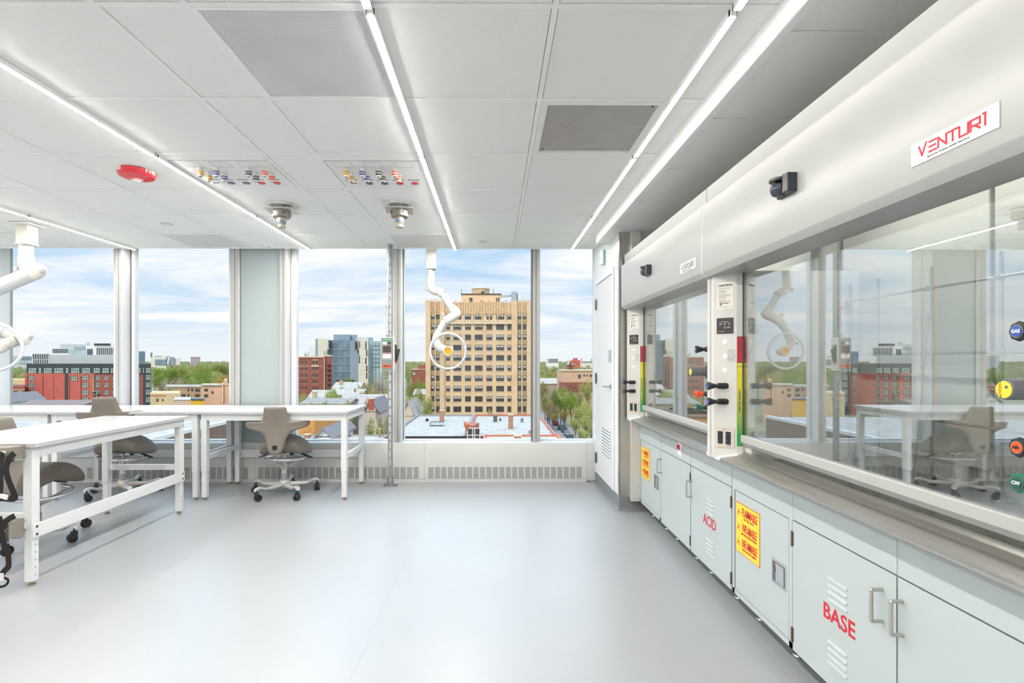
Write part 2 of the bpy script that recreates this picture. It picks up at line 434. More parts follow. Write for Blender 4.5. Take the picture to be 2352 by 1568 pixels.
# ------------------------------------------------------------------ ceiling fixtures
pm = perf_mat('perforated white panel', (232,233,232), (118,120,128), .0069, .30, hole_alt=(150,152,156))  # second hole tone: uneven light behind the holes put into the colour
def diffuser(x0, x1, y0, y1, label, name, m, metal=False):
    t = thing(name, label, 'ceiling vent', ((x0+x1)/2, (y0+y1)/2, CEIL))
    f = .012 if not metal else .034
    x0 += .0125; x1 -= .0155; y0 += .0125; y1 -= .0125
    mb = MB(); z0, z1 = CEIL-.001, CEIL+.02
    mb.box(x0, x0+f, y0, y1, z0, z1); mb.box(x1-f, x1, y0, y1, z0, z1); mb.box(x0+f, x1-f, y0, y0+f, z0, z1); mb.box(x0+f, x1-f, y1-f, y1, z0, z1)
    mb.build('frame', gridm if not metal else M('bright aluminium', (246,246,244), .3, metal=.1), t)
    B(x0+f-.001, x1-f+.001, y0+f-.001, y1-f+.001, CEIL+.003 if not metal else CEIL+.008, CEIL+.02).build('perforated_panel', m, t)
    if metal:
        for (a, b) in ((x0+.06, y1-.06), (x1-.06, y0+.06)): MB().lathe([(.006,0),(.006,.004)], (a, b, CEIL+.005), n=10).build('fastener', blk, t)
diffuser(-1.124, -.460, 1.869, 2.541, 'large white perforated supply air panel nearest the viewer, beside a line light', 'supply_diffuser', pm)
diffuser(-3.468, -2.795, 5.239, 5.911, 'white perforated panel by the left windows, in front of the column cover', 'supply_diffuser', perf_mat('perforated panel b', (240,241,240), (206,208,208), .0069, .30))
diffuser(-1.124, -.460, 5.239, 5.911, 'white perforated panel at the window edge above the extraction arm', 'supply_diffuser', MATS.get('perforated panel b') or bpy.data.materials['perforated panel b'])
diffuser(.221, .880, 2.541, 3.212, 'grey metal exhaust grille in a bright aluminium frame, dusty centre', 'exhaust_grille',
         perf_mat('exhaust mesh', (222,220,216), (92,88,84), .0085, .40, stagger=False, hole_alt=(66,62,58)), metal=True)

def service_panel(x0, x1, label, xs, cols, sx, kn):
    y0, y1 = 3.212, 3.886
    t = thing('ceiling_service_panel', label, 'service panel', ((x0+x1)/2, (y0+y1)/2, CEIL))
    mb = MB(); mb.box(x0+.0125, x1-.016, y0+.0125, y0+.10, CEIL, CEIL+.02); mb.box(x0+.0125, x1-.016, y1-.06, y1-.0125, CEIL, CEIL+.02)
    mb.build('filler_strip', ceilm, t)
    B(x0+.02, x1-.018, y0+.108, y1-.066, CEIL-.002, CEIL+.02).build('panel', M('white steel panel', (246,247,247), .32), t)
    B(x0+.02, x1-.018, y0+.1005, y0+.1075, CEIL+.002, CEIL+.02).build('reveal', dgrey, t)
    zz = CEIL-.0025
    mb = MB()
    for kx in kn:
        for (a, b, c, d) in ((kx, kx+.115, 3.335, 3.3362), (kx, kx+.115, 3.424, 3.4252), (kx, kx+.0012, 3.335, 3.425), (kx+.1138, kx+.115, 3.335, 3.425)):
            mb.box(a, b, c, d, zz, zz+.002)
    mb.build('knockout_outline', txtg, t)
    for x, c in zip(xs, cols):
        for (dx, y) in ((0, 3.437), (.006, 3.53)):
            o = MB().lathe([(.013,.0),(.019,-.001),(.019,-.026),(.017,-.027),(.017,-.040),(.018,-.041),(.018,-.052),(.014,-.060),(.007,-.0605)], (x+dx, y, CEIL-.002), n=18).build('gas_outlet', M('pale nickel', (226,226,224), .3, metal=.3), t, smooth=35)
            MB().lathe([(.0195,-.026),(.0215,-.0265),(.0215,-.032),(.0195,-.0325)], (x+dx, y, CEIL-.002), n=18).build('collar_ring', c, o, smooth=35)
            MB().lathe([(.0178,-.0405),(.0192,-.041),(.0192,-.0505),(.0175,-.052)], (x+dx, y, CEIL-.002), n=18).build('release_ring', c, o, smooth=35)
            MB().lathe([(.0068,-.0598),(.0068,-.0615)], (x+dx, y, CEIL-.002), n=12).build('port', blk, o)
    for i, x in enumerate(sx):
        p = B(x-.042, x+.042, 3.665, 3.775, CEIL-.005, CEIL).build('receptacle_plate', M('white steel panel', (246,247,247), .32), t, bevel=.002)
        B(x-.042, x+.042, 3.657, 3.664, CEIL-.004, CEIL).build('plate_recess', dgrey, p)
        if i == 0:
            for d in (-.012, .012): B(x+d-.008, x+d+.008, 3.712, 3.728, CEIL-.0065, CEIL-.004).build('data_port', blk, p)
        else:
            f = MB().lathe([(.026,0),(.026,-.004),(.022,-.005)], (x, 3.72, CEIL-.005), n=20).build('socket_face', dgrey if i < 3 else red, p, smooth=35)
for q in ('x',):
    service_panel(-1.124, -.460, 'white ceiling service panel with four pairs of gas outlets, right of the pair', (-.997, -.888, -.780, -.672), (gold, purp, brown, orange), (-1.023, -.911, -.80, -.69, -.582), (-1.06, -.86, -.66))
    service_panel(-2.129, -1.456, 'white ceiling service panel with four pairs of gas outlets, beside the fire alarm', (-1.971, -1.865, -1.648, -1.54), (gold, purp, brown, orange), (-2.02, -1.91, -1.80, -1.69, -1.58), (-2.05, -1.86, -1.68))

# stainless spray fittings hanging from the ceiling
def fitting(x, y, label, ang):
    t = thing('ceiling_pipe_fitting', label, 'pipe fitting', (x, y, CEIL))
    o = (x, y, CEIL+.004)
    MB().lathe([(.112,0),(.112,-.006),(.10,-.010)], o, n=28).build('escutcheon', gridm, t, smooth=35)
    b = MB().lathe([(.072,-.006),(.074,-.008),(.074,-.034),(.070,-.036)], o, n=28).build('upper_body', nick, t, smooth=35)
    m2 = Matrix.Rotation(ang, 3, 'Z'); ax, ay = m2 @ Vector((1,0,0)), m2 @ Vector((0,1,0))
    p = MB().obox((x, y, CEIL-.040), .115, .10, .004, ax, ay).build('mounting_plate', M('bright plate', (214,212,206), .3, metal=.6), t, bevel=.002)
    MB().lathe([(.066,-.044),(.072,-.05),(.072,-.098),(.066,-.104),(.05,-.106)], o, n=28).build('lower_body', nick, t, smooth=35)
    for k in range(4):
        a = ang + PI/4 + k*PI/2 - .3
        d = Vector((math.cos(a), math.sin(a), 0))
        for z in (-.02, -.074): MB().lathe([(.009,0),(.009,.006),(.005,.007)], Vector(o)+Vector((0,0,z))+d*.070, d, n=12).build('set_screw', M('dark steel', (96,92,90), .35, metal=.8), t, smooth=35)
    MB().lathe([(.034,-.104),(.036,-.106),(.036,-.134),(.031,-.136),(.031,-.150),(.034,-.152),(.028,-.162),(.028,-.170),(.034,-.172),(.034,-.184),(.028,-.190),(.014,-.1905)], o, n=24).build('nozzle', M('worn brass nickel', (186,176,160), .3, metal=.85), t, smooth=35)
    MB().lathe([(.0345,-.137),(.0362,-.138),(.0362,-.146),(.0345,-.147)], o, n=24).build('blue_band', M('blue band', (88,160,214), .4), t, smooth=35, label='thin blue band')
fitting(-.795, 4.268, 'nickel pipe fitting with blue band hanging behind the right service panel', .12)
fitting(-1.784, 4.29, 'nickel pipe fitting with blue band hanging behind the left service panel', .12)

# fire alarm
fx, fy = -2.453, 3.52
t = thing('fire_alarm', 'round red fire alarm with clear strobe on the white ceiling', 'fire alarm', (fx, fy, CEIL+.005))
o = (fx, fy, CEIL+.005)
MB().lathe([(.108,0),(.114,-.004),(.113,-.024),(.104,-.040),(.094,-.045),(.088,-.045),(.06,-.056),(.045,-.058),(.02,-.058)], o, n=40).build('housing', red, t, smooth=30)
MB().lathe([(.040,-.056),(.040,-.062),(.030,-.066)], o, n=28).build('strobe_ring', M('pale red', (226,150,150), .4), t, smooth=30)
MB().lathe([(.030,-.060),(.026,-.072),(.012,-.078)], o, n=20).build('strobe_lens', M('clear lens', (236,234,238), .1, spec=.8), t, smooth=20)
for a0, w_ in ((math.radians(236), 'FIRE'), (math.radians(350), 'FIRE')):
    for i, ch in enumerate(w_):
        a = a0 + (i-1.5)*.185
        d = Vector((math.cos(a), math.sin(a), 0)); tg = Vector((-math.sin(a), math.cos(a), 0))
        text(ch, .026, txtw, t, Vector(o)+d*.1145+Vector((0,0,-.015)), tg, (0,0,1), bold=.004)
# small round ceiling items
def round_item(name, label, cat, x, y, prof, m):
    t = thing(name, label, cat, (x, y, CEIL+.005)); MB().lathe(prof, (x, y, CEIL+.005), n=28).build('body', m, t, smooth=35); return t
t = round_item('concealed_sprinkler', 'flat round white sprinkler cover near the left windows', 'sprinkler', -3.12, 4.885, [(.050,0),(.050,-.004),(.046,-.006)], alumw)
MB().lathe([(.053,.001),(.053,-.0015)], (-3.12, 4.885, CEIL+.005), n=28).build('rim', dgrey, t)
t = round_item('concealed_sprinkler', 'flat round white sprinkler cover behind the extraction arm, near the tower window', 'sprinkler', -.128, 5.586, [(.044,0),(.044,-.004),(.040,-.006)], alumw)
MB().lathe([(.047,.001),(.047,-.0015)], (-.128, 5.586, CEIL+.005), n=28).build('rim', dgrey, t)
t = round_item('smoke_detector', 'white cone shaped detector on the ceiling by the column cover', 'detector', -2.49, 5.65, [(.070,0),(.072,-.003),(.070,-.012),(.032,-.045),(.026,-.047)], M('detector white', (230,234,236), .4))
MB().lathe([(.026,-.0465),(.024,-.049)], (-2.49, 5.65, CEIL+.005), n=24).build('sensor_cap', M('pale grey', (190,198,202), .5), t)

# ------------------------------------------------------------------ switch on its strut pole
PX, PY = -1.172, 5.737
t = thing('strut_post', 'slotted galvanised strut post from floor to ceiling in front of the windows', 'post', (PX, PY, 0))
mb = MB(); mb.box(PX-.024, PX-.021, PY-.02, PY+.022, .004, CEIL+.006); mb.box(PX+.021, PX+.024, PY-.02, PY+.022, .004, CEIL+.006)
z = .02
mb.box(PX-.021, PX-.008, PY-.02, PY-.017, .004, CEIL+.006); mb.box(PX+.008, PX+.021, PY-.02, PY-.017, .004, CEIL+.006)
while z < CEIL-.02:
    mb.box(PX-.008, PX+.008, PY-.02, PY-.017, z, min(z+.024, CEIL)); z += .094
mb.build('channel', galv, t)
mb = MB(); mb.box(PX-.075, PX+.078, PY-.05, PY+.05, 0, .007); mb.box(PX-.030, PX-.0245, PY-.03, PY+.03, .007, .11); mb.box(PX+.0245, PX+.030, PY-.03, PY+.03, .007, .11)
mb.build('base_plate', galv, t, bevel=.002)
for sx_ in (-.058, .06): MB().lathe([(.012,0),(.012,.008),(.006,.009),(.006,.018)], (PX+sx_, PY-.02, .007), n=6).build('anchor_nut', nick, t)
t = thing('conduit', 'thin grey conduit running from the switch box up to the ceiling', 'conduit', (PX-.014, PY-.045, 1.66))
MB().tube([(PX-.020, PY-.036, 1.655), (PX-.020, PY-.036, CEIL+.005)], .0125, 14).build('pipe', M('zinc conduit', (190,194,194), .35, metal=.6), t, smooth=40)
for z in (1.98, 1.668): MB().box(PX-.038, PX-.002, PY-.052, PY-.0205, z, z+.02).build('clamp', nick, t, bevel=.002)
yb = 5.70; b0, b1 = W(878, 775, yb), W(910, 851, yb)
t = thing('disconnect_switch', 'grey electrical disconnect switch box with orange voltage label on the strut post', 'switch box', ((b0.x+b1.x)/2, yb, b1.z))
B(b0.x, b1.x, yb-.085, PY-.021, b1.z, b0.z).build('box', boxl, t, bevel=.003)
yf = yb-.0855
B(b0.x+.008, b1.x-.02, yf-.006, yf, b1.z+.008, b0.z-.008).build('door', boxg, t, bevel=.002)
cx = (b0.x+b1.x)/2-.006; wz = b0.z-b1.z; yl = yf-.0065
def plq(name, u0, u1, v0, v1, m): return B(b0.x+u0*(b1.x-b0.x), b0.x+u1*(b1.x-b0.x), yl-.0015, yl+.001, b1.z+v0*wz, b1.z+v1*wz).build(name, m, t)
plq('door_border', .13, .80, .33, .935, M('pale line', (176,182,178), .4)); yl -= .0012
plq('label_field', .145, .785, .345, .925, boxg); yl -= .0012
plq('maker_label', .16, .77, .875, .915, M('label green', (28,150,92), .5))
plq('rating_label', .18, .46, .785, .865, txtw); plq('data_label', .49, .76, .785, .865, M('label dark', (60,64,66), .5))
plq('door_window', .18, .74, .55, .74, M('smoked window', (70,60,54), .15)); plq('warning_label', .16, .76, .37, .50, txtw); plq('warning_band', .16, .76, .50, .515, redt)
o = plq('voltage_label', .14, .80, .095, .185, orange)
text('120/208 VOLTS', .023, txtd, t, (b0.x+.47*(b1.x-b0.x), yl-.002, b1.z+.14*wz), (1,0,0), (0,0,1), xs=.56, bold=.0012)
text('2', .02, redt, t, (b0.x+.24*(b1.x-b0.x), yl-.002, b1.z+.44*wz), (1,0,0), (0,0,1))
hx = b1.x
B(hx, hx+.018, yf+.005, yf+.05, b1.z+.23*wz, b1.z+.78*wz).build('handle_mount', blk, t, bevel=.003)
hb = MB().obox((hx+.028, yf+.02, b1.z+.48*wz), .012, .016, .065, Vector((.96,0,-.2)).normalized(), Vector((0,1,0)), Vector((.2,0,.96)).normalized()).build('handle', blk, t, bevel=.005)
MB().obox((hx+.012, yf+.015, b1.z+.245*wz), .010, .014, .008).build('handle_tip', red, t, bevel=.002, label='red handle tip')
MB().obox((hx+.026, yf+.02, b1.z+.75*wz), .010, .012, .012).build('handle_catch', nick, t, bevel=.002)
# ------------------------------------------------------------------ lab benches
def bench(label, loc, rotz, holes=True, L=1.49, D=.775, H=.89, group='white lab benches'):
    t = thing('lab_bench', label, 'bench', loc, rotz, group, local=True)
    hx, hy = L/2, D/2
    B(-hx, hx, -hy, hy, H-.026, H).build('bench_top', tabw, t, bevel=.002)
    mb = MB(); mb.box(-hx-.001, hx+.001, -hy-.001, -hy+.001, H-.0255, H-.002); mb.box(-hx-.001, hx+.001, hy-.001, hy+.001, H-.0255, H-.002); mb.box(-hx-.001, -hx+.001, -hy, hy, H-.0255, H-.002); mb.box(hx-.001, hx+.001, -hy, hy, H-.0255, H-.002)
    mb.build('edge_band', edgeg, t)
    mb = MB()
    s = .0285; ix, iy = hx-.016, hy-.03
    for (n, a) in (('apron', (-ix+.056, ix-.056, -iy, -iy+.03)), ('apron', (-ix+.056, ix-.056, iy-.03, iy)), ('apron', (-ix, -ix+.03, -iy+.056, iy-.056)), ('apron', (ix-.03, ix, -iy+.056, iy-.056))):
        B(*a, H-.092, H-.0265).build(n, white, t, bevel=.002)
    for sx in (-1, 1):
        for sy in (-1, 1):
            x0, x1 = sorted((sx*ix, sx*(ix-.056))); y0, y1 = sorted((sy*iy, sy*(iy-.056)))
            lg = B(x0, x1, y0, y1, .285, H-.0265).build('leg', white, t, bevel=.003)
            B(x0+.004, x1-.004, y0+.004, y1-.004, .028, .30).build('leg_extension', white, lg, bevel=.002)
            MB().lathe([(.020,0),(.022,.003),(.022,.010),(.008,.014),(.008,.030)], ((x0+x1)/2, (y0+y1)/2, 0), n=18).build('levelling_foot', M('brassy zinc', (176,166,140), .35, metal=.8), lg, smooth=35)
            if holes:
                m = MB()
                for k in range(5):
                    z = .065 + k*.047
                    m.lathe([(.0035,0),(.0035,.0012)], ((x0+x1)/2, sy*(iy-.004), z), (0, sy, 0), n=8)
                for k in range(2): m.lathe([(.0025,0),(.0025,.0012)], ((x0+x1)/2-.006, sy*iy, .345+k*.05), (0, sy, 0), n=8)
                m.build('peg_holes', gask, lg)
        x0, x1 = sorted((sx*(ix-.01), sx*(ix-.046)))
        B(x0, x1, -iy+.054, iy-.054, .402, .450).build('end_stretcher', white, t, bevel=.002)
    rl = B(-ix+.002, ix-.002, iy, iy+.006, .297, .386).build('lower_rail', white, t, bevel=.002)
    for sx in (-1, 1):
        for z in (.318, .365):
            MB().lathe([(.008,0),(.008,.002),(.005,.005)], (sx*(ix-.028), iy+.006, z), (0,1,0), n=12).build('bolt', blk, rl)
    return t
BY = 5.512
b = bench('white lab bench along the windows with the upright stool in front of it', (-2.222, BY, 0), 0, holes=False)
dup(b, (-3.716, BY, 0), 0, 'white lab bench along the windows in the left corner, stool with raised back before it')
dup(b, (-5.21, BY, 0), 0, 'white lab bench along the windows at the far left edge of the photo')
bench('white lab bench closest to the viewer, gloss top reflecting a stool back', (-3.225, 3.965, 0), -PI/2, L=1.585)

# cylinder brackets with straps on the end of the near bench
def bracket(x1, y, z0, z1, label, strap):
    t = thing('strap_bracket', label, 'bracket', (x1-.12, y, z0))
    prof = [(y, 0), (y-.075, 0), (y-.095, .012), (y-.11, .012), (y-.11, .0095), (y-.094, .0095), (y-.074, -.0025), (y, -.0025)]
    mb = MB(); mb.box(x1-.32, x1, y-.003, y, z0, z1)
    mb.box(x1-.003, x1, y-.10, y, z0+.006, z1-.006); mb.box(x1-.32, x1-.0035, y-.10, y-.003, z1-.006, z1-.0035)
    mb.prism([(x1-.32, y-.103), (x1-.03, y-.103), (x1, y-.096), (x1, y-.0985), (x1-.03, y-.1055), (x1-.32, y-.1055)], z0-.01, z1-.004, 'Z')
    mb.build('plate', M('taupe plated steel', (150,142,131), .32, metal=.55), t, bevel=.0015)
    for dx in (-.030, -.24): MB().lathe([(.013,0),(.013,.004),(.008,.008)], (x1+dx, y-.1035, (z0+z1)/2+.008), (0,-1,0), n=14).build('rivet', M('bright plate', (214,212,206), .3, metal=.6), t, smooth=40)
    def band(pts, wd, nm, m):
        mb = MB(); V = []; n = len(pts)
        pts = [Vector(p) for p in pts]
        for i, p in enumerate(pts):
            d = (pts[min(i+1, n-1)] - pts[max(i-1, 0)]).normalized(); sd = d.cross(Vector((0,1,.001))).normalized(); nr = sd.cross(d)
            for (a, c) in ((-1,-1),(1,-1),(1,1),(-1,1)): V.append(p + sd*(a*wd/2) + nr*(c*.0013))
        F = [(i*4+k, i*4+(k+1) % 4, i*4+4+(k+1) % 4, i*4+4+k) for i in range(n-1) for k in range(4)] + [(3,2,1,0), tuple((n-1)*4+k for k in range(4))]
        mb.add(V, F); return mb.build(nm, m, t, smooth=60)
    for pts, wd in strap: band(pts, wd, 'strap', blkm)
    return t
yb_ = 3.17
def SP(lst): return [W(u, v, yb_-.12) for (u, v) in lst]
def smoothp(p, k=3):
    for _ in range(k):
        q = [p[0]]
        for i in range(len(p)-1): q += [p[i]*.75 + p[i+1]*.25, p[i]*.25 + p[i+1]*.75]
        q.append(p[-1]); p = q
    return p
bra = bracket(W(58, 1040, yb_).x, yb_, .80, .885, 'steel strap bracket on the end of the closest bench, upper of two',
    [(smoothp(SP([(33,1040),(22,1052),(14,1068),(14,1085),(20,1105),(30,1128),(36,1143),(30,1146),(8,1144),(-12,1142)])), .035),
     (smoothp(SP([(4,1038),(0,1060),(2,1100),(2,1135),(-14,1150)])), .03)])
# clear plastic buckle on the upper strap
c = SP([(8,1140)])[0]; MB().obox(c, .030, .008, .013, Vector((.96,0,-.28)).normalized(), Vector((0,1,0)), Vector((.28,0,.96)).normalized()).build('buckle', M('clear grey plastic', (214,208,204), .15), bra, bevel=.004)
brb = bracket(W(56, 1190, yb_).x, yb_, .33, .43, 'steel strap bracket on the end of the closest bench, lower of two',
    [(smoothp(SP([(34,1184),(18,1192),(6,1206),(2,1222),(8,1245),(18,1265),(20,1290),(20,1302),(10,1310),(5,1318)])), .032),
     (smoothp(SP([(4,1324),(14,1328),(20,1332),(16,1342),(4,1348),(-14,1346)])), .014),
     (smoothp(SP([(-2,1186),(2,1200),(-2,1240),(-10,1270)])), .03)])
c = SP([(5,1324)])[0]; MB().obox(c, .012, .006, .022).build('buckle', M('clear grey plastic', (214,208,204), .15), brb, bevel=.003)
# short rails that carry the brackets
for z0, z1, nm in ((.815, .865, 'white upper rail joining the strap bracket to the closest bench leg'), (.362, .405, 'white lower rail joining the strap bracket to the closest bench leg')):
    o = B(-3.55, -2.90, 3.171, 3.187, z0, z1).build('bracket_rail', white, None, bevel=.002); tag(o, nm, 'rail')

# ------------------------------------------------------------------ saddle stools
def stool(label, loc, rotz, up=0.0):
    t = thing('saddle_stool', label, 'stool', loc, rotz, 'taupe saddle stools with winged backs', local=True)
    # five star base
    MB().lathe([(.02,.075),(.052,.080),(.055,.10),(.050,.135),(.040,.150),(.036,.152)], n=24).build('base_hub', alup, t, smooth=40)
    for k in range(5):
        a = math.radians(72*k + 18); d = Vector((math.cos(a), math.sin(a), 0)); s = Vector((-d.y, d.x, 0))
        sec = [(.02,.104,.034,.030),(.10,.100,.030,.022),(.20,.098,.022,.017),(.245,.106,.020,.014),(.275,.122,.022,.012),(.305,.127,.026,.012),(.335,.120,.026,.012),(.352,.108,.018,.010)]
        V = []; n = 8
        for (r, z, w, h) in sec:
            for j in range(n):
                q = 2*PI*j/n + PI/8; V.append(d*r + s*(w*math.cos(q)) + Vector((0,0,z + h*1.15*math.sin(q))))
        F = [(i*n+j, i*n+(j+1) % n, (i+1)*n+(j+1) % n, (i+1)*n+j) for i in range(len(sec)-1) for j in range(n)] + [tuple(range(n))[::-1], tuple((len(sec)-1)*n+j for j in range(n))]
        MB().add(V, F).build('base_leg', alup, t, smooth=50)
        c = d*.328
        mb = MB()
        f = Vector((math.cos(a*3+1), math.sin(a*3+1), 0)); ff = Vector((-f.y, f.x, 0)); cc = c + f*.012
        for sg in (-1, 1): mb.lathe([(.018,-.011),(.031,-.010),(.0335,-.004),(.0335,.004),(.031,.010),(.018,.011)], cc + ff*(sg*.0145) + Vector((0,0,.0335)), ff, n=20)
        mb.obox(c + Vector((0,0,.062)), .017, .015, .022); mb.tube([c + Vector((0,0,.06)), c + Vector((0,0,.115))], .007, 8)
        mb.build('caster', blk, t, smooth=40)
    MB().lathe([(.032,.150),(.032,.215),(.030,.216)], n=24).build('column_sleeve', M('grey sleeve', (150,152,154), .4), t, smooth=40)
    MB().lathe([(.0285,.215),(.0285,.30),(.034,.302),(.034,.318),(.022,.320),(.022,.375),(.014,.378),(.014,.46)], n=24).build('gas_column', alup, t, smooth=40)
    # foot ring
    mb = MB(); P = []
    for i in range(41):
        a = math.radians(-112 + 304*i/40.0); P.append(Vector((.208*math.cos(a), .208*math.sin(a)+.02, .372 - .02*math.sin(a+.4))))
    mb.tube(P, [.006 if i in (0, 40) else .0135 for i in range(41)], 10)
    mb.build('foot_ring', M('polished aluminium', (206,206,208), .22, metal=.75), t, smooth=50)
    mb = MB()
    for a in (35, 150, 255):
        d = Vector((math.cos(math.radians(a)), math.sin(math.radians(a)), 0))
        mb.tube([d*.02+Vector((0,0,.285)), d*.07+Vector((0,.003,.30)), d*.20+Vector((0,.018,.368))], [.026,.018,.009], 8)
    mb.build('ring_spokes', alup, t, smooth=50)
    # mechanism and levers
    mb = MB(); mb.prism([(-.10,.452),(.10,.452),(.13,.48),(.13,.50),(-.13,.50),(-.13,.47)], -.055, .055, 'X'); mb.tube([(0,0,.43),(0,0,.47)], .028, 12)
    mb.build('tilt_mechanism', blk, t, bevel=.004)
    MB().lathe([(.020,.405),(.024,.41),(.024,.45)], (.07,.03,0), n=16).build('tension_knob', blk, t, smooth=40)
    MB().tube([(.05,.03,.465),(.16,.02,.42),(.25,.0,.385),(.285,-.004,.378)], [.008,.009,.013,.009], 8).build('lever', blk, t, smooth=50)
    MB().tube([(-.05,.03,.46),(-.16,.02,.42),(-.25,.0,.395)], [.006,.007,.006], 8).build('lever', blk, t, smooth=50)
    MB().tube([(0,-.04,.47),(0,-.12,.445),(.0,-.22,.448),(0,-.285,.50)], [.022,.024,.022,.016], 10).build('back_arm', alup, t, smooth=50)
    # saddle seat : rows along y
    rows = []
    for i in range(23):
        y = -.205 + .43*i/22
        q = (y+.205)/.43
        wd = .165 + .095*math.sin(min(1, q*1.25)*PI/2) - .02*max(0, (q-.72)/.28)**2
        if q > .9: wd *= (1 - ((q-.9)/.1)**2*.2)
        if q < .08: wd *= .86 + .14*(q/.08)
        rows.append((y, -wd, wd))
    def fseat(a, y, tk):
        u = a/.26; q = (y+.205)/.43
        z = .565 - .075*abs(u)**2.1 + .030*max(0, .25-q)/.25 + .018*max(0, q-.6)/.4*(1-abs(u)) - .02*abs(u)*q
        return Vector((a*1.0, y - .02*abs(u), z + tk*(1.15 if tk > 0 else .9) - .045))
    pillow(rows, fseat, .145, nc=24, edge=4.0).build('seat', fabric, t, smooth=70)
    # winged back : outline as left/right extents per height
    oz = [(.492,.035),(.505,.052),(.53,.066),(.56,.077),(.60,.086),(.65,.100),(.685,.120),(.70,.135),(.712,.155),(.722,.185),(.730,.225),(.738,.272),(.748,.296),(.762,.306),(.780,.309),(.795,.305),(.803,.290),(.806,.250),(.807,.205),(.809,.165),(.815,.148),(.825,.138),(.85,.126),(.88,.116),(.92,.110),(.945,.107),(.957,.103),(.965,.09)]
    rows = [(z, -w*1.0, w*1.0) for z, w in oz]
    def fback(a, z, tk):
        y = -.305 - .035*((z-.72)/.24)**2 + (.62*a*a*max(.0, 1-abs(z-.77)/.16)) + .2*a*a - .02*max(0, z-.72)
        wing = max(0, abs(a)-.14)
        return Vector((a, y + tk, z + .10*wing*(1 if a > 0 else .4) - .02 + up))
    pillow(rows, fback, .062, nc=30, edge=5.0).build('backrest', fabric, t, smooth=75)
    MB().lathe([(.026,0),(.026,.006),(.020,.010),(.012,.008)], (0, -.353, .545+up), (0,-1,-.12), n=20).build('back_knob', blk, t, smooth=40)
    return t
s = stool('taupe saddle stool seen from behind at the bench by the column cover', (-2.215, 5.395, 0), math.radians(8))
stool('taupe saddle stool at the left corner bench, back rising above the near bench', (-3.90, 5.395, 0), math.radians(9), .10)
dup(s, (-3.58, 4.02, 0), math.radians(-97), 'taupe saddle stool tucked under the closest bench')

# ------------------------------------------------------------------ extraction arms
clearp = glass('clear hood plastic', (.90,.92,.94), 1.22)
def arm(label, box, tubes, elbows, knobs, dome_c, dome_n, R_, duct_from):
    (bx0, bx1, by0, by1, bz0, bz1) = box
    t = thing('extraction_arm', label, 'extraction arm', ((bx0+bx1)/2, (by0+by1)/2, bz0))
    B(bx0, bx1, by0, by1, bz0, bz1).build('mount_box', cream, t, bevel=.004)
    mb = MB(); mb.box(bx0-.006, bx1+.006, by0-.006, by1+.006, bz0-.012, bz0)
    mb.build('mount_flange', cream, t, bevel=.003)
    for (pts, r) in tubes: MB().tube(pts, r, 22).build('duct_tube', M('white duct tube', (194,197,198), .35), t, smooth=40)
    for (pts, r) in elbows:
        p = smoothp([Vector(q) for q in pts], 3); n = len(p)
        rr = [r*(.93 if i < 2 or i > n-3 else 1.0) for i in range(n)]
        MB().tube(p, rr, 22).build('elbow_joint', cream, t, smooth=40)
    for (c, ax, r) in knobs:
        k = MB().lathe([(r*.9,0),(r,.004),(r,.022),(r*.85,.026)], c, ax, n=20).build('friction_knob', cream, t, smooth=40)
        MB().lathe([(r*.82,.0255),(r*.82,.028)], c, ax, n=20).build('knob_cap', M('knob grey', (176,176,180), .35), k)
    n = Vector(dome_n).normalized(); c = Vector(dome_c)
    dm = MB(); dm.lathe([(R_*.22,-.085),(R_*.45,-.078),(R_*.72,-.05),(R_*.92,-.016),(R_*.98,0)], c, n, n=48); dm.f = dm.f[:-2]
    d = dm.build('hood_dome', clearp, t, smooth=60)
    o = n.orthogonal().normalized(); q = n.cross(o)
    MB().tube([c + (o*math.cos(2*PI*k/48) + q*math.sin(2*PI*k/48))*R_ for k in range(48)], .013, 10, closed=True).build('hood_rim', M('milky rim', (206,209,212), .3), t, smooth=60)
    MB().lathe([(.052,-.11),(.056,-.09),(.058,-.02),(.050,-.008),(.041,-.008),(.040,-.03)], c, n, n=28).build('duct_collar', cream, t, smooth=40)
    MB().lathe([(.0395,-.029),(.0395,-.024)], c, n, n=24).build('duct_liner', gold, t)
    p = smoothp([Vector(x) for x in duct_from] + [c - n*.10], 3)
    MB().tube(p, .047, 20).build('elbow_joint', cream, t, smooth=40)
    return t
Ya = 6.0
bx0, bx1 = W(979, 600, 5.94).x, W(1000, 600, 5.94).x
e1 = [W(989, 634, Ya), W(988, 655, 5.99), W(995, 668, 5.96), W(1008, 668, 5.93), W(1017, 676, 5.92)]
e2 = [W(1037, 707, 5.90), W(1046, 714, 5.88), W(1050, 722, 5.85), W(1038, 728, 5.80), W(1022, 738, 5.79)]
arm('white extraction arm with clear dish hood in front of the tan tower window',
    (bx0, bx1, 5.94, 6.045, W(989, 614, 5.94).z, 2.79),
    [([(e1[0].x, Ya, W(989, 614, 5.94).z), e1[0]], .043), ([e1[-1], e2[0]], .041), ([e2[-1], W(1005, 768, 5.76)], .040)],
    [(e1, .049), (e2, .051)],
    [(W(982, 664, 5.95), Vector((-1,-.3,0)), .018), (W(1020, 722, 5.80), Vector((-1,-.3,0)), .019), (W(1053, 721, 5.84), Vector((1,0,0)), .014), (W(993, 788, 5.72), Vector((-1,-.4,0)), .016)],
    W(1029, 806, 5.58), Vector((.02,-1,-.05)), .193, [W(1006, 766, 5.76), W(1000, 782, 5.76), W(1008, 798, 5.74), W(1022, 803, 5.70)])
yb2 = 4.82
e1 = [W(60, 588, 4.88), W(60, 606, 4.88), W(68, 618, 4.86), W(86, 618, 4.80), W(88, 624, 4.78), W(70, 630, 4.76)]
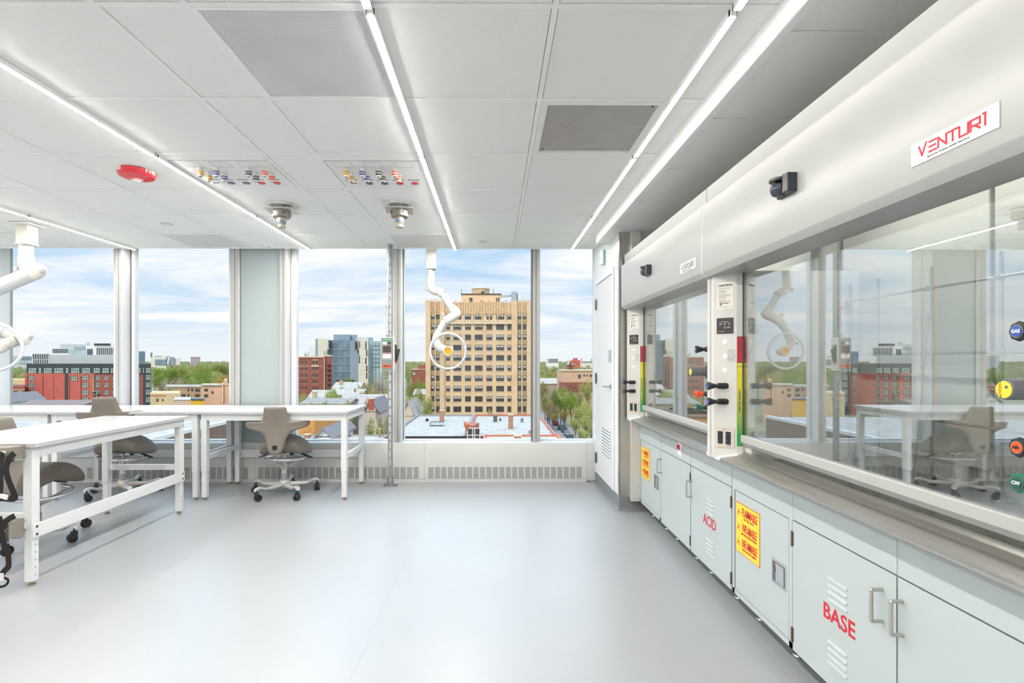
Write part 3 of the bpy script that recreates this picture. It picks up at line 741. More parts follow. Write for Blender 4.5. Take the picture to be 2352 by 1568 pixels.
l0, l1 = W(70, 629, 4.76), W(-110, 706, 4.60)
m0, m1 = W(-105, 706, 4.48), W(18, 764, 4.42)
e3 = [W(14, 762, 4.42), W(28, 770, 4.42), W(50, 770, 4.40), W(58, 778, 4.36), W(40, 784, 4.32)]
pl = arm('white extraction arm with clear dish hood cut off at the left edge of the photo',
    (W(35, 540, yb2).x, W(63, 540, yb2).x, yb2, yb2+.115, W(50, 557, yb2).z, CEIL-.014),
    [([(W(60, 600, 4.88).x, 4.88, W(50, 557, yb2).z), e1[0]], .056), ([l0, l1], .066), ([m0, m1], .058)],
    [(e1, .062), ([W(-90, 700, 4.6), W(-120, 708, 4.56), W(-125, 712, 4.5), W(-100, 708, 4.46)], .066), (e3, .052)],
    [(W(95, 620, 4.76), Vector((1,-.4,0)), .024), (W(41, 618, 4.86), Vector((-1,-.2,0)), .022), (W(66, 775, 4.36), Vector((1,-.3,0)), .022)],
    W(-16, 797, 4.18), Vector((.36,-1,-.06)), .19, [W(36, 782, 4.34), W(16, 790, 4.30)])
B(W(20, 511, yb2).x, W(66, 511, yb2).x+.03, yb2-.03, yb2+.16, CEIL-.014, CEIL-.001).build('ceiling_plate', gridm, pl, bevel=.002)

# ------------------------------------------------------------------ door in the chase wall
RGHT, UPV = Vector((0,-1,0)), Vector((0,0,1))
dr = structure('door_1', (1.165, 5.45, 0))
DY0, DY1, DZ0, DZ1 = 5.045, 5.835, .135, 2.262
X0 = 1.1645
B(X0-.005, X0+.02, DY0+.004, DY1-.004, DZ0+.004, DZ1-.004).build('door_leaf', white, dr, bevel=.0015)
mb = MB(); mb.box(X0-.013, X0, DY0-.055, DY0, DZ0-.005, DZ1+.055); mb.box(X0-.013, X0, DY1, DY1+.05, DZ0-.005, DZ1+.055); mb.box(X0-.013, X0, DY0, DY1, DZ1, DZ1+.055)
mb.box(X0-.009, X0, DY0, DY1, DZ0-.006, DZ0)
mb.build('door_frame', alumw, dr, bevel=.002)
mb = MB(); mb.box(X0-.004, X0-.0005, DY0-.0002, DY0+.004, DZ0, DZ1); mb.box(X0-.004, X0-.0005, DY0, DY1, DZ1-.004, DZ1)
mb.build('door_gap', gask, dr)
for v in (700, 868, 1050):
    z = W(1370, v, 5.84).z
    mb = MB(); mb.box(X0-.016, X0-.012, DY1-.028, DY1+.022, z-.06, z+.06); mb.tube([(X0-.019, DY1-.002, z-.06), (X0-.019, DY1-.002, z+.06)], .007, 10)
    mb.build('hinge', M('hinge steel', (128,132,132), .35, metal=.8), dr)
hz = W(1400, 887, 5.13).z
MB().lathe([(.024,0),(.024,.008),(.02,.010)], (X0-.005, DY0+.07, hz), (-1,0,0), n=18).build('handle_rose', steel, dr, smooth=40)
MB().tube([(X0-.012, DY0+.07, hz), (X0-.055, DY0+.07, hz), (X0-.058, DY0+.085, hz), (X0-.058, DY0+.19, hz)], .009, 10).build('door_handle', steel, dr, smooth=50)
B(X0-.0062, X0-.0048, DY0+.0005, DY0+.012, hz-.07, hz+.09).build('lock_edge', gask, dr)
vy0, vy1 = WX(1405, 1000, X0).y, WX(1383, 1000, X0).y
vz1, vz0 = W(1390, 968, 5.4).z, W(1390, 1040, 5.4).z
vy0, vy1 = 5.115, 5.545; vz0, vz1 = .41, .70
mb = MB(); mb.box(X0-.010, X0-.004, vy0-.02, vy0, vz0-.02, vz1+.02); mb.box(X0-.010, X0-.004, vy1, vy1+.02, vz0-.02, vz1+.02); mb.box(X0-.010, X0-.004, vy0, vy1, vz1, vz1+.02); mb.box(X0-.010, X0-.004, vy0, vy1, vz0-.02, vz0)
vt = mb.build('door_vent', white, dr)
B(X0-.0055, X0-.0045, vy0, vy1, vz0, vz1).build('vent_backing', M('vent shade', (110,116,120), .6), vt)
mb = MB()
for k in range(9):
    z = vz0+.012 + k*(vz1-vz0)/9.0
    mb.prism([(X0-.010, z), (X0-.0045, z+.019), (X0-.0045, z+.022), (X0-.010, z+.005)], vy0, vy1, 'Y')
mb.build('vent_blades', white, vt)
sg = B(X0-.0065, X0-.005, DY0+.045, DY0+.185, W(1398, 832, 5.15).z, W(1398, 803, 5.15).z).build('door_sign', signg, dr)
for k in range(4): B(X0-.0072, X0-.006, DY0+.085, DY0+.125, W(1398, 808+k*6, 5.15).z-.004, W(1398, 808+k*6, 5.15).z+.003).build('sign_dots', txtg, sg)
t = thing('signal_light', 'small wall light with green strip, high beside the door', 'signal light', (1.165, 5.44, 2.43))
z0, z1 = 2.425, 2.572
B(1.128, 1.1645, 5.40, 5.50, z0, z1).build('housing', M('light housing', (232,234,236), .35), t, bevel=.003)
B(1.131, 1.142, 5.3975, 5.3995, z0+.02, z1-.012).build('green_strip', greenl, t)
B(1.1425, 1.162, 5.398, 5.3995, z0+.004, z1-.004).build('side_band', M('side band', (158,166,168), .4), t)
# corner guard
mb = MB(); mb.box(1.163, 1.166, 4.776, 4.835, .131, 2.70); mb.box(1.163, 1.262, 4.776, 4.7795, .131, 2.70)
tag(mb.build('corner_guard', steel, None), 'tall stainless corner guard between the door and the far fume hood', 'corner guard')
# ------------------------------------------------------------------ fume hoods
sashglass = glass('reflective sash glass', (.96,.975,.96), 1.4, refl=(.96,.98,1.0), base=.32)
hoodlampm = strip_mat(HOODLAMP, 'hood lamp', (1,.98,.93,1))
XH, XP, XS, XC = 1.166, 1.218, 1.335, 1.340
sq = .70710678
CR, CN = Vector((sq,-sq,0)), Vector((-sq,-sq,0))
def gauge_mat():
    m = bpy.data.materials.new('sash gauge'); t = NT(m)
    z = t.n('ShaderNodeSeparateXYZ', i0=t.n('ShaderNodeNewGeometry').outputs['Position']).outputs[2]
    k = t.n('ShaderNodeMapRange', i0=z, i1=.96, i2=1.30).outputs[0]
    r = t.n('ShaderNodeValToRGB', i0=k); e = r.color_ramp.elements
    e[0].color = lin((20,150,60)) + (1,); e[1].color = lin((222,208,40)) + (1,); e[0].position = .1; e[1].position = .85
    b = t.n('ShaderNodeBsdfPrincipled', Base_Color=r.outputs[0], Roughness=.45); t.out(b.outputs[0]); return m
gaugem = gauge_mat()
def hood(yf, yn, label, far_end, rods):
    t = thing('fume_hood', label, 'fume hood', (XH, (yf+yn)/2, .86))
    y0, y1 = yn+.004, yf-.004
    # header
    pr = [(XH,1.900),(XH,2.262),(XH+.004,2.274),(XH+.016,2.279),(1.60,2.279),(1.60,2.02),(1.36,1.872),(XH+.026,1.870),(XH+.003,1.893)]
    MB().prism(pr, y0, y1, 'Y').build('header_panel', hoodw, t, smooth=25)
    B(XH+.030, XH+.045, y0-.003, y1+.003, 2.279, 2.372).build('closure_panel', hoodw, t)
    for yy in (y0-.0035, y1+.0005):
        mb = MB(); mb.prism([(XH+.0015,1.897),(XH+.0015,2.276),(XH+.05,2.276),(XH+.05,1.872),(XH+.027,1.8715)], yy, yy+.003, 'Y')
        mb.build('end_trim', M('trim white', (244,246,248), .3), t)
    # corner posts
    for (ye, s) in ((yf-.002, -1), (yn+.002, 1)):
        pts = [(XP,ye),(XP,ye+s*.040),(XP+.086,ye+s*.126),(XP+.112,ye+s*.138),(XP+.128,ye+s*.138),(XP+.128,ye+s*.20),(1.95,ye+s*.20),(1.95,ye)]
        MB().prism(pts, .862, 1.8725, 'Z').build('corner_post', postm, t)
        # sash track: dark line beside the glass
        B(XS-.006, XS+.006, ye+s*.1385, ye+s*.142, 1.0, 1.872).build('sash_track', gask, t)
        # sill corner
        mb = MB(); a, b, c = ye, ye+s*.075, ye+s*.145
        V = [(1.225,a,.852),(1.225,b,.852),(1.30,c,.872),(1.40,c,.872),(1.40,a,.872)]
        Vt = [(1.230,a,.874),(1.230,b,.874),(1.30,c,.902),(1.40,c,.902),(1.40,a,.902)]
        mb.add(V+Vt, [(4,3,2,1,0),(5,6,7,8,9)] + [(i,(i+1)%5,5+(i+1)%5,5+i) for i in range(5)])
        mb.build('sill_corner', M('sill cap', (232,232,228), .35), t, bevel=.003)
    ya, yb = yn+.15, yf-.15
    # airfoil sill
    pr = [(1.236,.853),(1.232,.858),(1.234,.866),(1.244,.872),(1.262,.879),(1.290,.888),(1.302,.8925),(1.307,.8915),(1.318,.897),(1.345,.908),(1.360,.9135),(1.364,.913),(1.364,.909),(1.345,.903),(1.30,.886),(1.262,.872),(1.246,.860)]
    MB().prism(pr, yn+.078, yf-.078, 'Y').build('airfoil_sill', steelh, t, smooth=35)
    B(1.38, 1.96, yn+.02, yf-.02, .862, .884).build('work_surface', dkst, t)
    B(1.345, 1.38, yn+.02, yf-.02, .862, .878).build('surface_lip', dkst, t)
    # interior
    mb = MB(); mb.box(1.955, 1.97, yn+.02, yf-.02, .884, 2.27); mb.box(1.60, 1.97, yn+.02, yf-.02, 2.262, 2.277)
    mb.build('back_liner', liner, t)
    ym = (yn+yf)/2
    for (a, b) in ((ym+.012, yf-.21), (yn+.21, ym-.012)):
        o = B(1.915, 1.922, a, b, .975, 1.30).build('lower_baffle', liner, t); 
        md = o.modifiers.new('round', 'BEVEL'); md.width = .04; md.segments = 4; md.affect = 'EDGES'; md.limit_method = 'ANGLE'
        o.modifiers.remove(md)
        B(1.915, 1.922, a, b, 1.33, 2.16).build('upper_baffle', liner, t)
        for q in (a+.12, b-.12): MB().lathe([(.022,0),(.022,.09)], (1.918, q, .884), n=14).build('baffle_stud', M('stud grey', (190,190,186), .5), t)
    B(1.64, 1.72, yn+.35, yf-.35, 2.250, 2.2615).build('hood_lamp', hoodlampm, t)
    # sash
    g = B(XS-.003, XS+.003, ya-.006, yb+.006, .995, 2.06).build('sash_glass', sashglass, t)
    mb = MB(); mb.prism([(1.318,.965),(1.318,.998),(1.322,1.003),(1.346,1.003),(1.346,.948),(1.336,.942)], ya-.008, yb+.008, 'Y')
    r = mb.build('sash_handle', hoodw, t, smooth=25)
    # printed items on the far chamfer
    o = Vector((XP, yf-.042, 0))
    def onc(u, z, d=.0): return o + CR*u + Vector((0,0,z)) + CN*d
    def plate(nm, u0, u1, z0, z1, m, d=.0012, par=None):
        return MB().obox(onc((u0+u1)/2, (z0+z1)/2, d/2), (u1-u0)/2, (z1-z0)/2, d/2+.0001, CR, UPV, CN).build(nm, m, par or t)
    c = plate('caution_label', .018, .105, 1.685, 1.828, paper, .0008)
    text('CAUTION', .0165, txtd, c, onc(.0615, 1.812, .0012), CR, UPV, bold=.0006)
    L = MB()
    rr = random.Random(4)
    for k in range(23):
        z = 1.797 - k*.0036
        if k in (2, 8, 16): continue
        u1 = .028 + rr.uniform(.03, .068) if k > 1 else .097 - k*.004
        L.obox(onc((.027+u1)/2, z, .0010), (u1-.027)/2, .0006, .0002, CR, UPV, CN)
    for k in range(2): L.obox(onc(.0615, 1.697-k*.004, .0010), .033, .0006, .0002, CR, UPV, CN)
    L.build('fine_print', txtg, c)
    MB().obox(onc(.037, 1.711, .0010), .0062, .0066, .0002, CR, UPV, CN).build('logo_square', M('logo brown', (76,52,40), .5), c)
    text('K', .011, M('logo cream', (216,190,140), .5), c, onc(.037, 1.711, .0014), CR, UPV, bold=.0004)
    text('EWAUNEE', .0085, txtg, c, onc(.0455, 1.713, .0012), CR, UPV, align='LEFT', xs=.85)
    p = plate('light_control', .016, .104, 1.548, 1.634, M('black panel', (40,36,36), .3), .004)
    text('LIGHT CONTROL', .0052, txtw, p, onc(.060, 1.612, .0042), CR, UPV)
    for (u, z) in ((.037,1.601),(.060,1.601),(.083,1.601),(.060,1.582)):
        MB().lathe([(.0060,0),(.0060,.0006)], onc(u, z, .0041), CN, n=8, a0=PI/8).build('button_ring', M('button ring', (206,200,196), .4), p)
        MB().lathe([(.0045,0),(.0045,.0008)], onc(u, z, .0041), CN, n=8, a0=PI/8).build('button', M('black panel', (40,36,36), .3), p)
        text({.037:'+', .083:'-'}.get(u, '.'), .008, txtw, p, onc(u, z, .0052), CR, UPV)
    text('SAFETY\nOVERRIDE', .0042, txtw, p, onc(.080, 1.582, .0042), CR, UPV)
    MB().obox(onc(.027, 1.559, .0042), .0035, .0032, .0002, CR, UPV, CN).build('logo_square', redt, p)
    text('KEWAUNEE', .0045, txtw, p, onc(.032, 1.560, .0042), CR, UPV, align='LEFT')
    for z in (1.503, 1.425, 1.348): MB().lathe([(.0145,0),(.0145,.0012),(.0135,.002)], onc(.060, z), CN, n=20).build('hole_plug', M('plug white', (230,230,226), .4), t)
    c = plate('certification_label', .068, .118, 1.392, 1.462, postm, .0005)
    L = MB()
    for k in range(9):
        if k == 4: continue
        L.obox(onc(.093, 1.458-k*.0075, .0008), .022 - .004*(k % 2), .0007, .0002, CR, UPV, CN)
    L.obox(onc(.093, 1.428, .0008), .022, .0006, .0002, CR, UPV, CN)
    for sgn in (-1, 1): L.add([onc(.093+sgn*.024, 1.428, .001), onc(.093+sgn*.017, 1.431, .001), onc(.093+sgn*.017, 1.425, .001)], [(0,1,2)])
    L.build('fine_print', txtd, c)
    # power outlet
    p = plate('power_outlet', .010, .110, .925, 1.035, M('outlet steel', (206,196,184), .35, metal=.4), .004)
    for u in (.036, .078):
        q = plate('receptacle', u-.0135, u+.0135, .944, 1.012, blk, .0058, p)
        for zz in (.961, .995):
            for du in (-.005, .005): MB().obox(onc(u+du, zz, .0061), .0009, .0045, .0003, CR, UPV, CN).build('slot', dgrey, q)
    MB().lathe([(.005,0),(.005,.0006)], onc(.050, .934, .0042), CN, n=14).build('yellow_dot', yel, p, label='yellow round sticker')
    plate('blue_sticker', .068, .090, .936, .940, M('sticker blue', (90,130,200), .5), .0046, p)
    text('CIRCUIT', .006, txtg, p, onc(.058, 1.024, .0043), CR, UPV)
    # gauge between post and glass
    gd = Vector((.026,-.012,0)).normalized(); gn = Vector((-.012,-.026,0)).normalized()
    g0 = Vector((XP+.086, yf-.128, 0))
    def ong(u, z, d=.0): return g0 + gd*u + Vector((0,0,z)) + gn*d
    def gp(nm, u0, u1, z0, z1, m, d, par): return MB().obox(ong((u0+u1)/2, (z0+z1)/2, d), (u1-u0)/2, (z1-z0)/2, .0003, gd, UPV, gn).build(nm, m, par)
    G = gp('sash_gauge', .001, .028, .940, 1.530, M('gauge border', (30,52,36), .5), .0004, t)
    gp('red_zone', .0025, .0265, 1.393, 1.527, gaugr, .0008, G); gp('graded_zone', .0025, .0265, .943, 1.388, gaugem, .0008, G)
    text('Keep Sash Below RED ZONE', .0085, txtd, G, ong(.0105, 1.46, .0012), (0,0,1), -gd, spacing=1.0)
    text('RED ZONE For Setup Only', .0075, txtd, G, ong(.0205, 1.46, .0012), (0,0,1), -gd)
    text('WORK SAFE, LESS ENERGY', .0105, txtd, G, ong(.0145, 1.185, .0012), (0,0,1), -gd, bold=.0003)
    for z in (1.372, 1.364): text('SETUP ZONE', .005, txtd, G, ong(.0145, z, .0012), gd, UPV)
    mb = MB()
    for du in (.0085, .0205): mb.obox(ong(du, 1.16, .0012), .0005, .17, .0002, gd, UPV, gn)
    for z in (1.335, 1.347, 1.325): mb.obox(ong(.0145, z, .0012), .006, .0005, .0002, gd, UPV, gn)
    for (ua, za, ub, zb) in ((.006,.985,.0145,.965),(.023,.985,.0145,.965)):
        a_, b_ = ong(ua, za, .0012), ong(ub, zb, .0012); d_ = (b_-a_); mb.obox((a_+b_)/2, d_.length/2, .0005, .0002, d_.normalized(), gn.cross(d_.normalized()), gn)
    mb.build('gauge_lines', M('gauge ink', (36,80,40), .6), G)
    # valves
    def valve(base, d, body, capm, txt=None, bl=.045, sc=1.0, par=t, tl=0.0):
        d = Vector(d).normalized()
        v = MB().lathe([(.016*sc,-.01),(.0165*sc,.0),(.0165*sc,bl*.72),(.014*sc,bl),(.009*sc,bl+.004),(.009*sc,bl+.012)], base, d, n=18).build('valve', blk, par, smooth=40)
        h = MB()
        prof = [(.010*sc,bl+.010),(.013*sc,bl+.014),(.0135*sc,bl+.02),(.022*sc,bl+.046),(.0235*sc,bl+.050),(.022*sc,bl+.054),(.013*sc,bl+.055)]
        h.lathe(prof, base, d, n=8)
        hh = h.build('valve_handle', body, v, bevel=.0012)
        MB().lathe([(.0155*sc,bl+.0545),(.0155*sc,bl+.0565)], base, d, n=20).build('cap_ring', nick, v)
        MB().lathe([(.0132*sc,bl+.056),(.0125*sc,bl+.0580)], base, d, n=20).build('index_cap', capm, v)
        if txt:
            r = d.cross(Vector((0,0,1))).normalized()*-1; u = r.cross(d)*-1
            u = Vector((0,0,1)) - d*d.z; u.normalize(); r = u.cross(d)
            text(txt, .011*sc, txtw if txt != 'AIR' else txtd, v, Vector(base)+d*(bl+.0584), r, u, bold=.0003)
        return v
    capb, capbr = M('cap blue', (44,80,160), .4), M('cap brown', (96,60,50), .4)
    cm = [capb, capbr] if far_end else [capb, M('cap violet', (120,100,190), .4)]
    for z, c in zip((1.262, 1.176) if not far_end else (1.205, 1.125), cm): valve(onc(.062, z, 0), (-1,-.08,0), blk if not far_end or c is capb else brown, c, bl=.048, tl=.012)
    # near chamfer valves point into the room and away
    ND = Vector((-sq, sq, 0)); no = Vector((XP, yn+.042, 0)) + Vector((sq, sq, 0))*.078
    VD = Vector((-1, .06, 0))
    def onn(z): return no + Vector((0,0,z))
    valve(onn(1.466), VD, blk, capb, 'GAS', bl=.045, sc=1.0)
    p = MB().obox(onn(1.335)+ND*.006, .030, .05, .006, Vector((sq,sq,0)), UPV, ND).build('remote_plate', M('plate white', (232,232,232), .4), t, bevel=.002)
    f = MB().lathe([(.043,.002),(.043,.030),(.038,.036),(.024,.036)], onn(1.335), VD, n=30).build('dial_flange', M('dark charcoal', (62,64,72), .35), p, smooth=40)
    f2 = MB().lathe([(.0235,.034),(.0245,.040),(.0245,.074),(.023,.076),(.0235,.078),(.0235,.124),(.021,.128),(.018,.128)], onn(1.335), VD, n=14).build('dial_handle', dgrey, p, bevel=.001)
    MB().lathe([(.0195,.1275),(.019,.1295)], onn(1.335), VD, n=24).build('dial_cap', yel, p)
    rgt = Vector((0,0,1)).cross(VD)
    if not far_end:
        text('VACUUM', .0085, M('cap print', (150,120,30), .5), p, onn(1.335)+VD*.1298-rgt*.008, (0,0,-1), rgt)
        MB().lathe([(.004,.1290),(.004,.1302)], onn(1.341)+rgt*.007, VD, n=12).build('dial_mark', dgrey, p)
    valve(onn(1.205), VD, blk if not far_end else M('valve orange', (240,84,36), .35), orange, 'AIR', bl=.045)
    valve(onn(1.125), VD, green, M('cap green', (24,80,70), .4), 'CW', bl=.045)
    if far_end: pass
    # presence sensor on the header
    ys = W(1815, 425, 2).y if not far_end else 3.84
    zc = 2.092 if not far_end else 2.08
    ys = 2.02 if not far_end else 3.86
    mb = MB(); mb.prism([(ys+.062,0),(ys-.052,0),(ys-.052,-.038),(ys-.02,-.042),(ys-.005,-.018),(ys+.062,-.018)], zc-.037, zc+.037, 'Z')
    mb.v = [Vector((XH + v.y, v.x, v.z)) for v in mb.v]
    s_ = mb.build('presence_sensor', M('sensor black', (44,46,54), .3), t, bevel=.003)
    mb = MB(); mb.lathe([(.012,-.03),(.026,-.024),(.033,-.010),(.035,.004),(.030,.018),(.012,.026)], (XH-.026, ys+.026, zc-.006), (0,0,1), n=24)
    mb.build('sensor_lens', M('sensor lens', (56,60,72), .15), s_, smooth=50)
    mb = MB(); mb.lathe([(.036,.022),(.040,.026),(.040,.034),(.034,.037)], (XH-.024, ys+.026, zc), (0,0,1), n=24); mb.build('sensor_brow', M('sensor black', (44,46,54), .3), s_, smooth=40)
    # badge on the header
    yb0 = 1.424 if not far_end else WX(1563, 620, XH).y; yb1 = 1.174 if not far_end else WX(1600, 605, XH).y
    if far_end: yb1 = yb0 - .25
    zb = 1.969
    P = MB().obox((XH-.0015, (yb0+yb1)/2, zb), abs(yb0-yb1)/2, .031, .0018, RGHT, UPV, Vector((-1,0,0))).build('name_plate', ivory, t, bevel=.0012)
    fw = abs(yb0-yb1)
    seg = {'V': [((0,1),(.42,0)),((.42,0),(1,1.18))], 'E': [((.12,1),(1,1)),((.12,.5),(.9,.5)),((.12,0),(1,0))], 'N': [((0,0),(0,1)),((0,1),(1,0)),((1,0),(1,1))],
           'T': [((-.05,1),(1.05,1)),((.5,1),(.5,0))], 'U': [((0,1),(0,0)),((0,0),(1,0)),((1,0),(1,1))], 'R': [((0,0),(0,1)),((0,1),(1,1)),((1,1),(1,.42)),((1,.42),(0,.42)),((.45,.42),(1,0))], 'I': [((.5,0),(.5,1.12)),((.5,1.12),(.1,1.12))]}
    mb = MB(); x = -.098
    for ch in 'VENTURI':
        wch = .024 if ch != 'I' else .014
        for qi, (a, b) in enumerate(seg[ch]):
            A = Vector((XH-.0036, (yb0+yb1)/2, zb-.010)) + RGHT*(x+a[0]*wch) + UPV*(a[1]*.026); Bp = Vector((XH-.0036, (yb0+yb1)/2, zb-.010)) + RGHT*(x+b[0]*wch) + UPV*(b[1]*.026)
            d = Bp-A; mb.obox((A+Bp)/2, d.length/2+.002, .0027, .0003 + .00012*qi, d.normalized(), Vector((-1,0,0)).cross(d.normalized()), Vector((-1,0,0)))
        x += wch + .0065
    mb.build('plate_lettering', redt if not far_end else txtg, P)  # far plate's red letters greyed: glare on them put into the colour
    text('Supreme Air | Kewaunee Scientific Corporation', .0068, txtg, P, (XH-.0036, (yb0+yb1)/2+.01, zb-.021), RGHT, UPV, xs=.93)
    return t
h1 = hood(4.722, 2.888, 'far white fume hood beside the door, sash closed', True, False)
h2 = hood(2.882, 1.040, 'near white fume hood with the large red lettered badge', False, True)
# wall side skin of the far hood, seen past the post
B(1.262, 1.345, 4.7225, 4.776, .10, 2.70).build('filler_panel', postm, h1)

# rod lattice standing in the near hood
t = thing('rod_lattice', 'stainless rod lattice standing on the work surface inside the near fume hood', 'lattice', (1.855, 2.0, .884))
rod = M('polished rod', (176,174,168), .18, metal=.95)
for y in (1.26, 1.56, 1.863, 2.165, 2.468, 2.66):
    MB().tube([(1.855,y,.884),(1.855,y,1.80)], .0064, 12).build('upright_rod', rod, t, smooth=40)
    MB().lathe([(.034,0),(.034,.006),(.030,.009),(.013,.010),(.013,.034),(.009,.036)], (1.855,y,.884), n=24).build('rod_flange', rod, t, smooth=40)
    MB().tube([(1.855,y,.908),(1.845,y-.03,.908)], [.004,.007], 10).build('thumb_screw', rod, t, smooth=40)
for z in (1.15, 1.43, 1.706):
    MB().tube([(1.841,1.17,z),(1.841,2.70,z)], .006, 12).build('cross_rod', rod, t, smooth=40)
    for y in (1.26, 1.56, 1.863, 2.165, 2.468, 2.66):
        MB().obox((1.848,y,z), .014, .011, .011).build('rod_clamp', rod, t, bevel=.004)
MB().tube([(1.80,2.19,.9),(1.85,2.175,1.60)], .004, 8).build('loose_rod', rod, t, smooth=40)

# ------------------------------------------------------------------ base cabinets
ZT, ZM, ZB = .858, .682, .100
def louvres(cy, z0, par):
    for k in range(4):
        z = z0 - k*.0275
        mb = MB(); mb.prism([(XC-.0005, z-.008), (XC-.0075, z-.006), (XC-.0005, z+.008)], cy-.055, cy+.055, 'Y'); mb.build('louvre', cab, par, bevel=.0015)
        B(XC-.0012, XC+.0005, cy+.048, cy+.0555, z-.0075, z+.007).build('louvre_opening', M('louvre shade', (120,126,126), .6), par)
def handle(y, z, par):
    MB().tube(smoothp([Vector((XC, y, z+.055)), Vector((XC-.038, y, z+.055)), Vector((XC-.040, y, z+.053)), Vector((XC-.040, y, z-.053)), Vector((XC-.038, y, z-.055)), Vector((XC, y, z-.055))], 3), .006, 12).build('handle', M('handle steel', (194,190,184), .3, metal=.85), par, smooth=60)
def hinge(y, z, par):
    m = M('hinge bronze', (120,112,108), .35, metal=.8)
    mb = MB(); mb.tube([(XC-.005, y, z-.033), (XC-.005, y, z+.033)], .0048, 12); mb.box(XC-.004, XC, y-.008, y+.008, z-.031, z+.031); mb.build('hinge', m, par, smooth=40)
def sign(y0, y1, z0, z1, par):
    s = B(XC-.0028, XC-.0012, y1, y0, z0, z1).build('warning_sign', redt, par)
    B(XC-.0032, XC-.0027, y1+.003, y0-.003, z0+.003, z1-.003).build('sign_face', yel, s)
    w, h = y0-y1, z1-z0
    for i, (big, small) in enumerate((('FLAMMABLE','KEEP FIRE AWAY'),('INFLAMABLE','MANTENGA ALEJADO DEL FUEGO'),('INFLAMMABLE','TENIR LOIN DES FLAMMES'))):
        zc = z1 - h*(.165 + .305*i)
        text(big, .060, redt, s, (XC-.0033, y0 - w*.585, zc), RGHT, UPV, xs=w*.74/(.060*.70*len(big)), bold=.0012)
        text(small, .0145, redt, s, (XC-.0033, y0 - w*(.56), zc-h*.118), RGHT, UPV, xs=min(1.0, w*.72/(.0145*.66*len(small))), bold=.0002)
        yt = y0 - w*.115; zb = zc-.020; tri = [(yt+.017, zb), (yt-.017, zb), (yt, zb+.034)]
        mb = MB()
        for k in range(3):
            A, Bp = tri[k], tri[(k+1) % 3]; A = Vector((XC-.0034, A[0], A[1])); Bp = Vector((XC-.0034, Bp[0], Bp[1])); d = Bp-A
            mb.obox((A+Bp)/2, d.length/2+.0008, .0010, .0002, d.normalized(), Vector((1,0,0)).cross(d.normalized()), Vector((1,0,0)))
        fl = [(0,.004),(.005,.006),(.0065,.011),(.004,.016),(.003,.012),(.001,.020),(-.003,.013),(-.0045,.016),(-.0065,.011),(-.005,.006)]
        mb.prism([(yt+a, zb+b+.002) for a, b in fl], XC-.0036, XC-.0033, 'X')
        mb.build('flame_symbol', redt, s)
def latch(y, z, par):
    p = MB().obox((XC-.002, y, z), .062, .060, .0022, RGHT, UPV, Vector((-1,0,0))).build('paddle_latch', M('chrome', (214,214,214), .16, metal=.9), par, bevel=.004)
    MB().obox((XC-.0042, y, z), .051, .048, .0006, RGHT, UPV, Vector((-1,0,0))).build('latch_pocket', M('latch shade', (110,106,98), .4, metal=.5), p)
    MB().obox((XC-.006, y-.014, z), .034, .044, .0022, RGHT, UPV, Vector((-1,0,0))).build('paddle', M('chrome', (214,214,214), .16, metal=.9), p, bevel=.0015)
    MB().lathe([(.012,0),(.012,.006),(.009,.007)], (XC-.005, y+.032, z+.012), (-1,0,0), n=18).build('lock_cylinder', nick, p, smooth=40)
def cabinet(yf, yn, label, kind, hl=None, hg=None):
    t = thing('base_cabinet', label, 'cabinet', (XC, (yf+yn)/2, ZB), group='pale grey base cabinets under the fume hoods')
    a, b = yn+.003, yf-.003
    B(XC+.002, 1.90, yn+.0008, yf-.0008, ZB, ZT).build('carcass', M('cabinet carcass', (206,212,212), .45), t)
    B(XC-.0008, XC+.004, a, b, ZM+.004, ZT-.002).build('front_panel', cab, t, bevel=.0012)
    if kind == 'flam':
        mb = MB(); mb.box(XC-.0008, XC+.004, b-.024, b, ZB, ZM); mb.box(XC-.0008, XC+.004, a, a+.024, ZB, ZM); mb.box(XC-.0008, XC+.004, a, b, ZB, ZB+.028)
        mb.build('door_surround', cab, t)
        B(XC-.0006, XC+.003, a+.0245, b-.0245, ZB+.0285, ZM-.001).build('door_seal', M('seal grey', (98,92,94), .6), t)
        d = B(XC-.0014, XC+.004, a+.026, b-.036, ZB+.031, ZM-.004).build('door', cab, t, bevel=.0012)
        sign(b-.048, b-.302, .352, .624, d); latch((a+.105), .395, d)
    else:
        B(XC-.0002, XC+.003, a, b, ZB, ZM+.004).build('door_seal', M('seal dark', (80,84,86), .6), t)
        d = B(XC-.0014, XC+.004, a+.001, b-.001, ZB+.001, ZM-.001).build('door', cab, t, bevel=.0012)
        hy = b-.02 if hl == 'far' else a+.062
        handle(hy, .555 if kind != 'acid' else .53, d)
        if hg:
            for z in (.60, .17): hinge(b+.001 if hg == 'far' else a-.001, z, t)
    cy = (a+b)/2
    if kind == 'acid':
        louvres(3.18, .530, d); louvres(3.18, .277, d)
        text('ACID', .088, redt, d, (XC-.0018, 3.187, .390), RGHT, UPV, xs=.92, bold=.0012)
    if kind == 'base':
        louvres(1.993, .530, d); louvres(1.993, .277, d)
        text('BASE', .088, redt, d, (XC-.0018, 1.987, .388), RGHT, UPV, xs=.98, bold=.0012)
    if kind == 'plain near': louvres(1.40, .277, d)
    for yy in (a+.12, b-.12):
        MB().lathe([(.026,0),(.028,.004),(.024,.012),(.008,.016),(.008,ZB),(.012,ZB)], (XC+.10, yy, 0), n=18).build('levelling_foot', M('zinc foot', (170,176,178), .3, metal=.8), t, smooth=40)
    return t
cabinet(4.722, 4.125, 'pale grey cabinet with flammable sign under the far fume hood', 'flam')
c2 = cabinet(4.125, 3.494, 'pale grey cabinet with small red gas fitting above its door', 'plain', 'far', 'near')
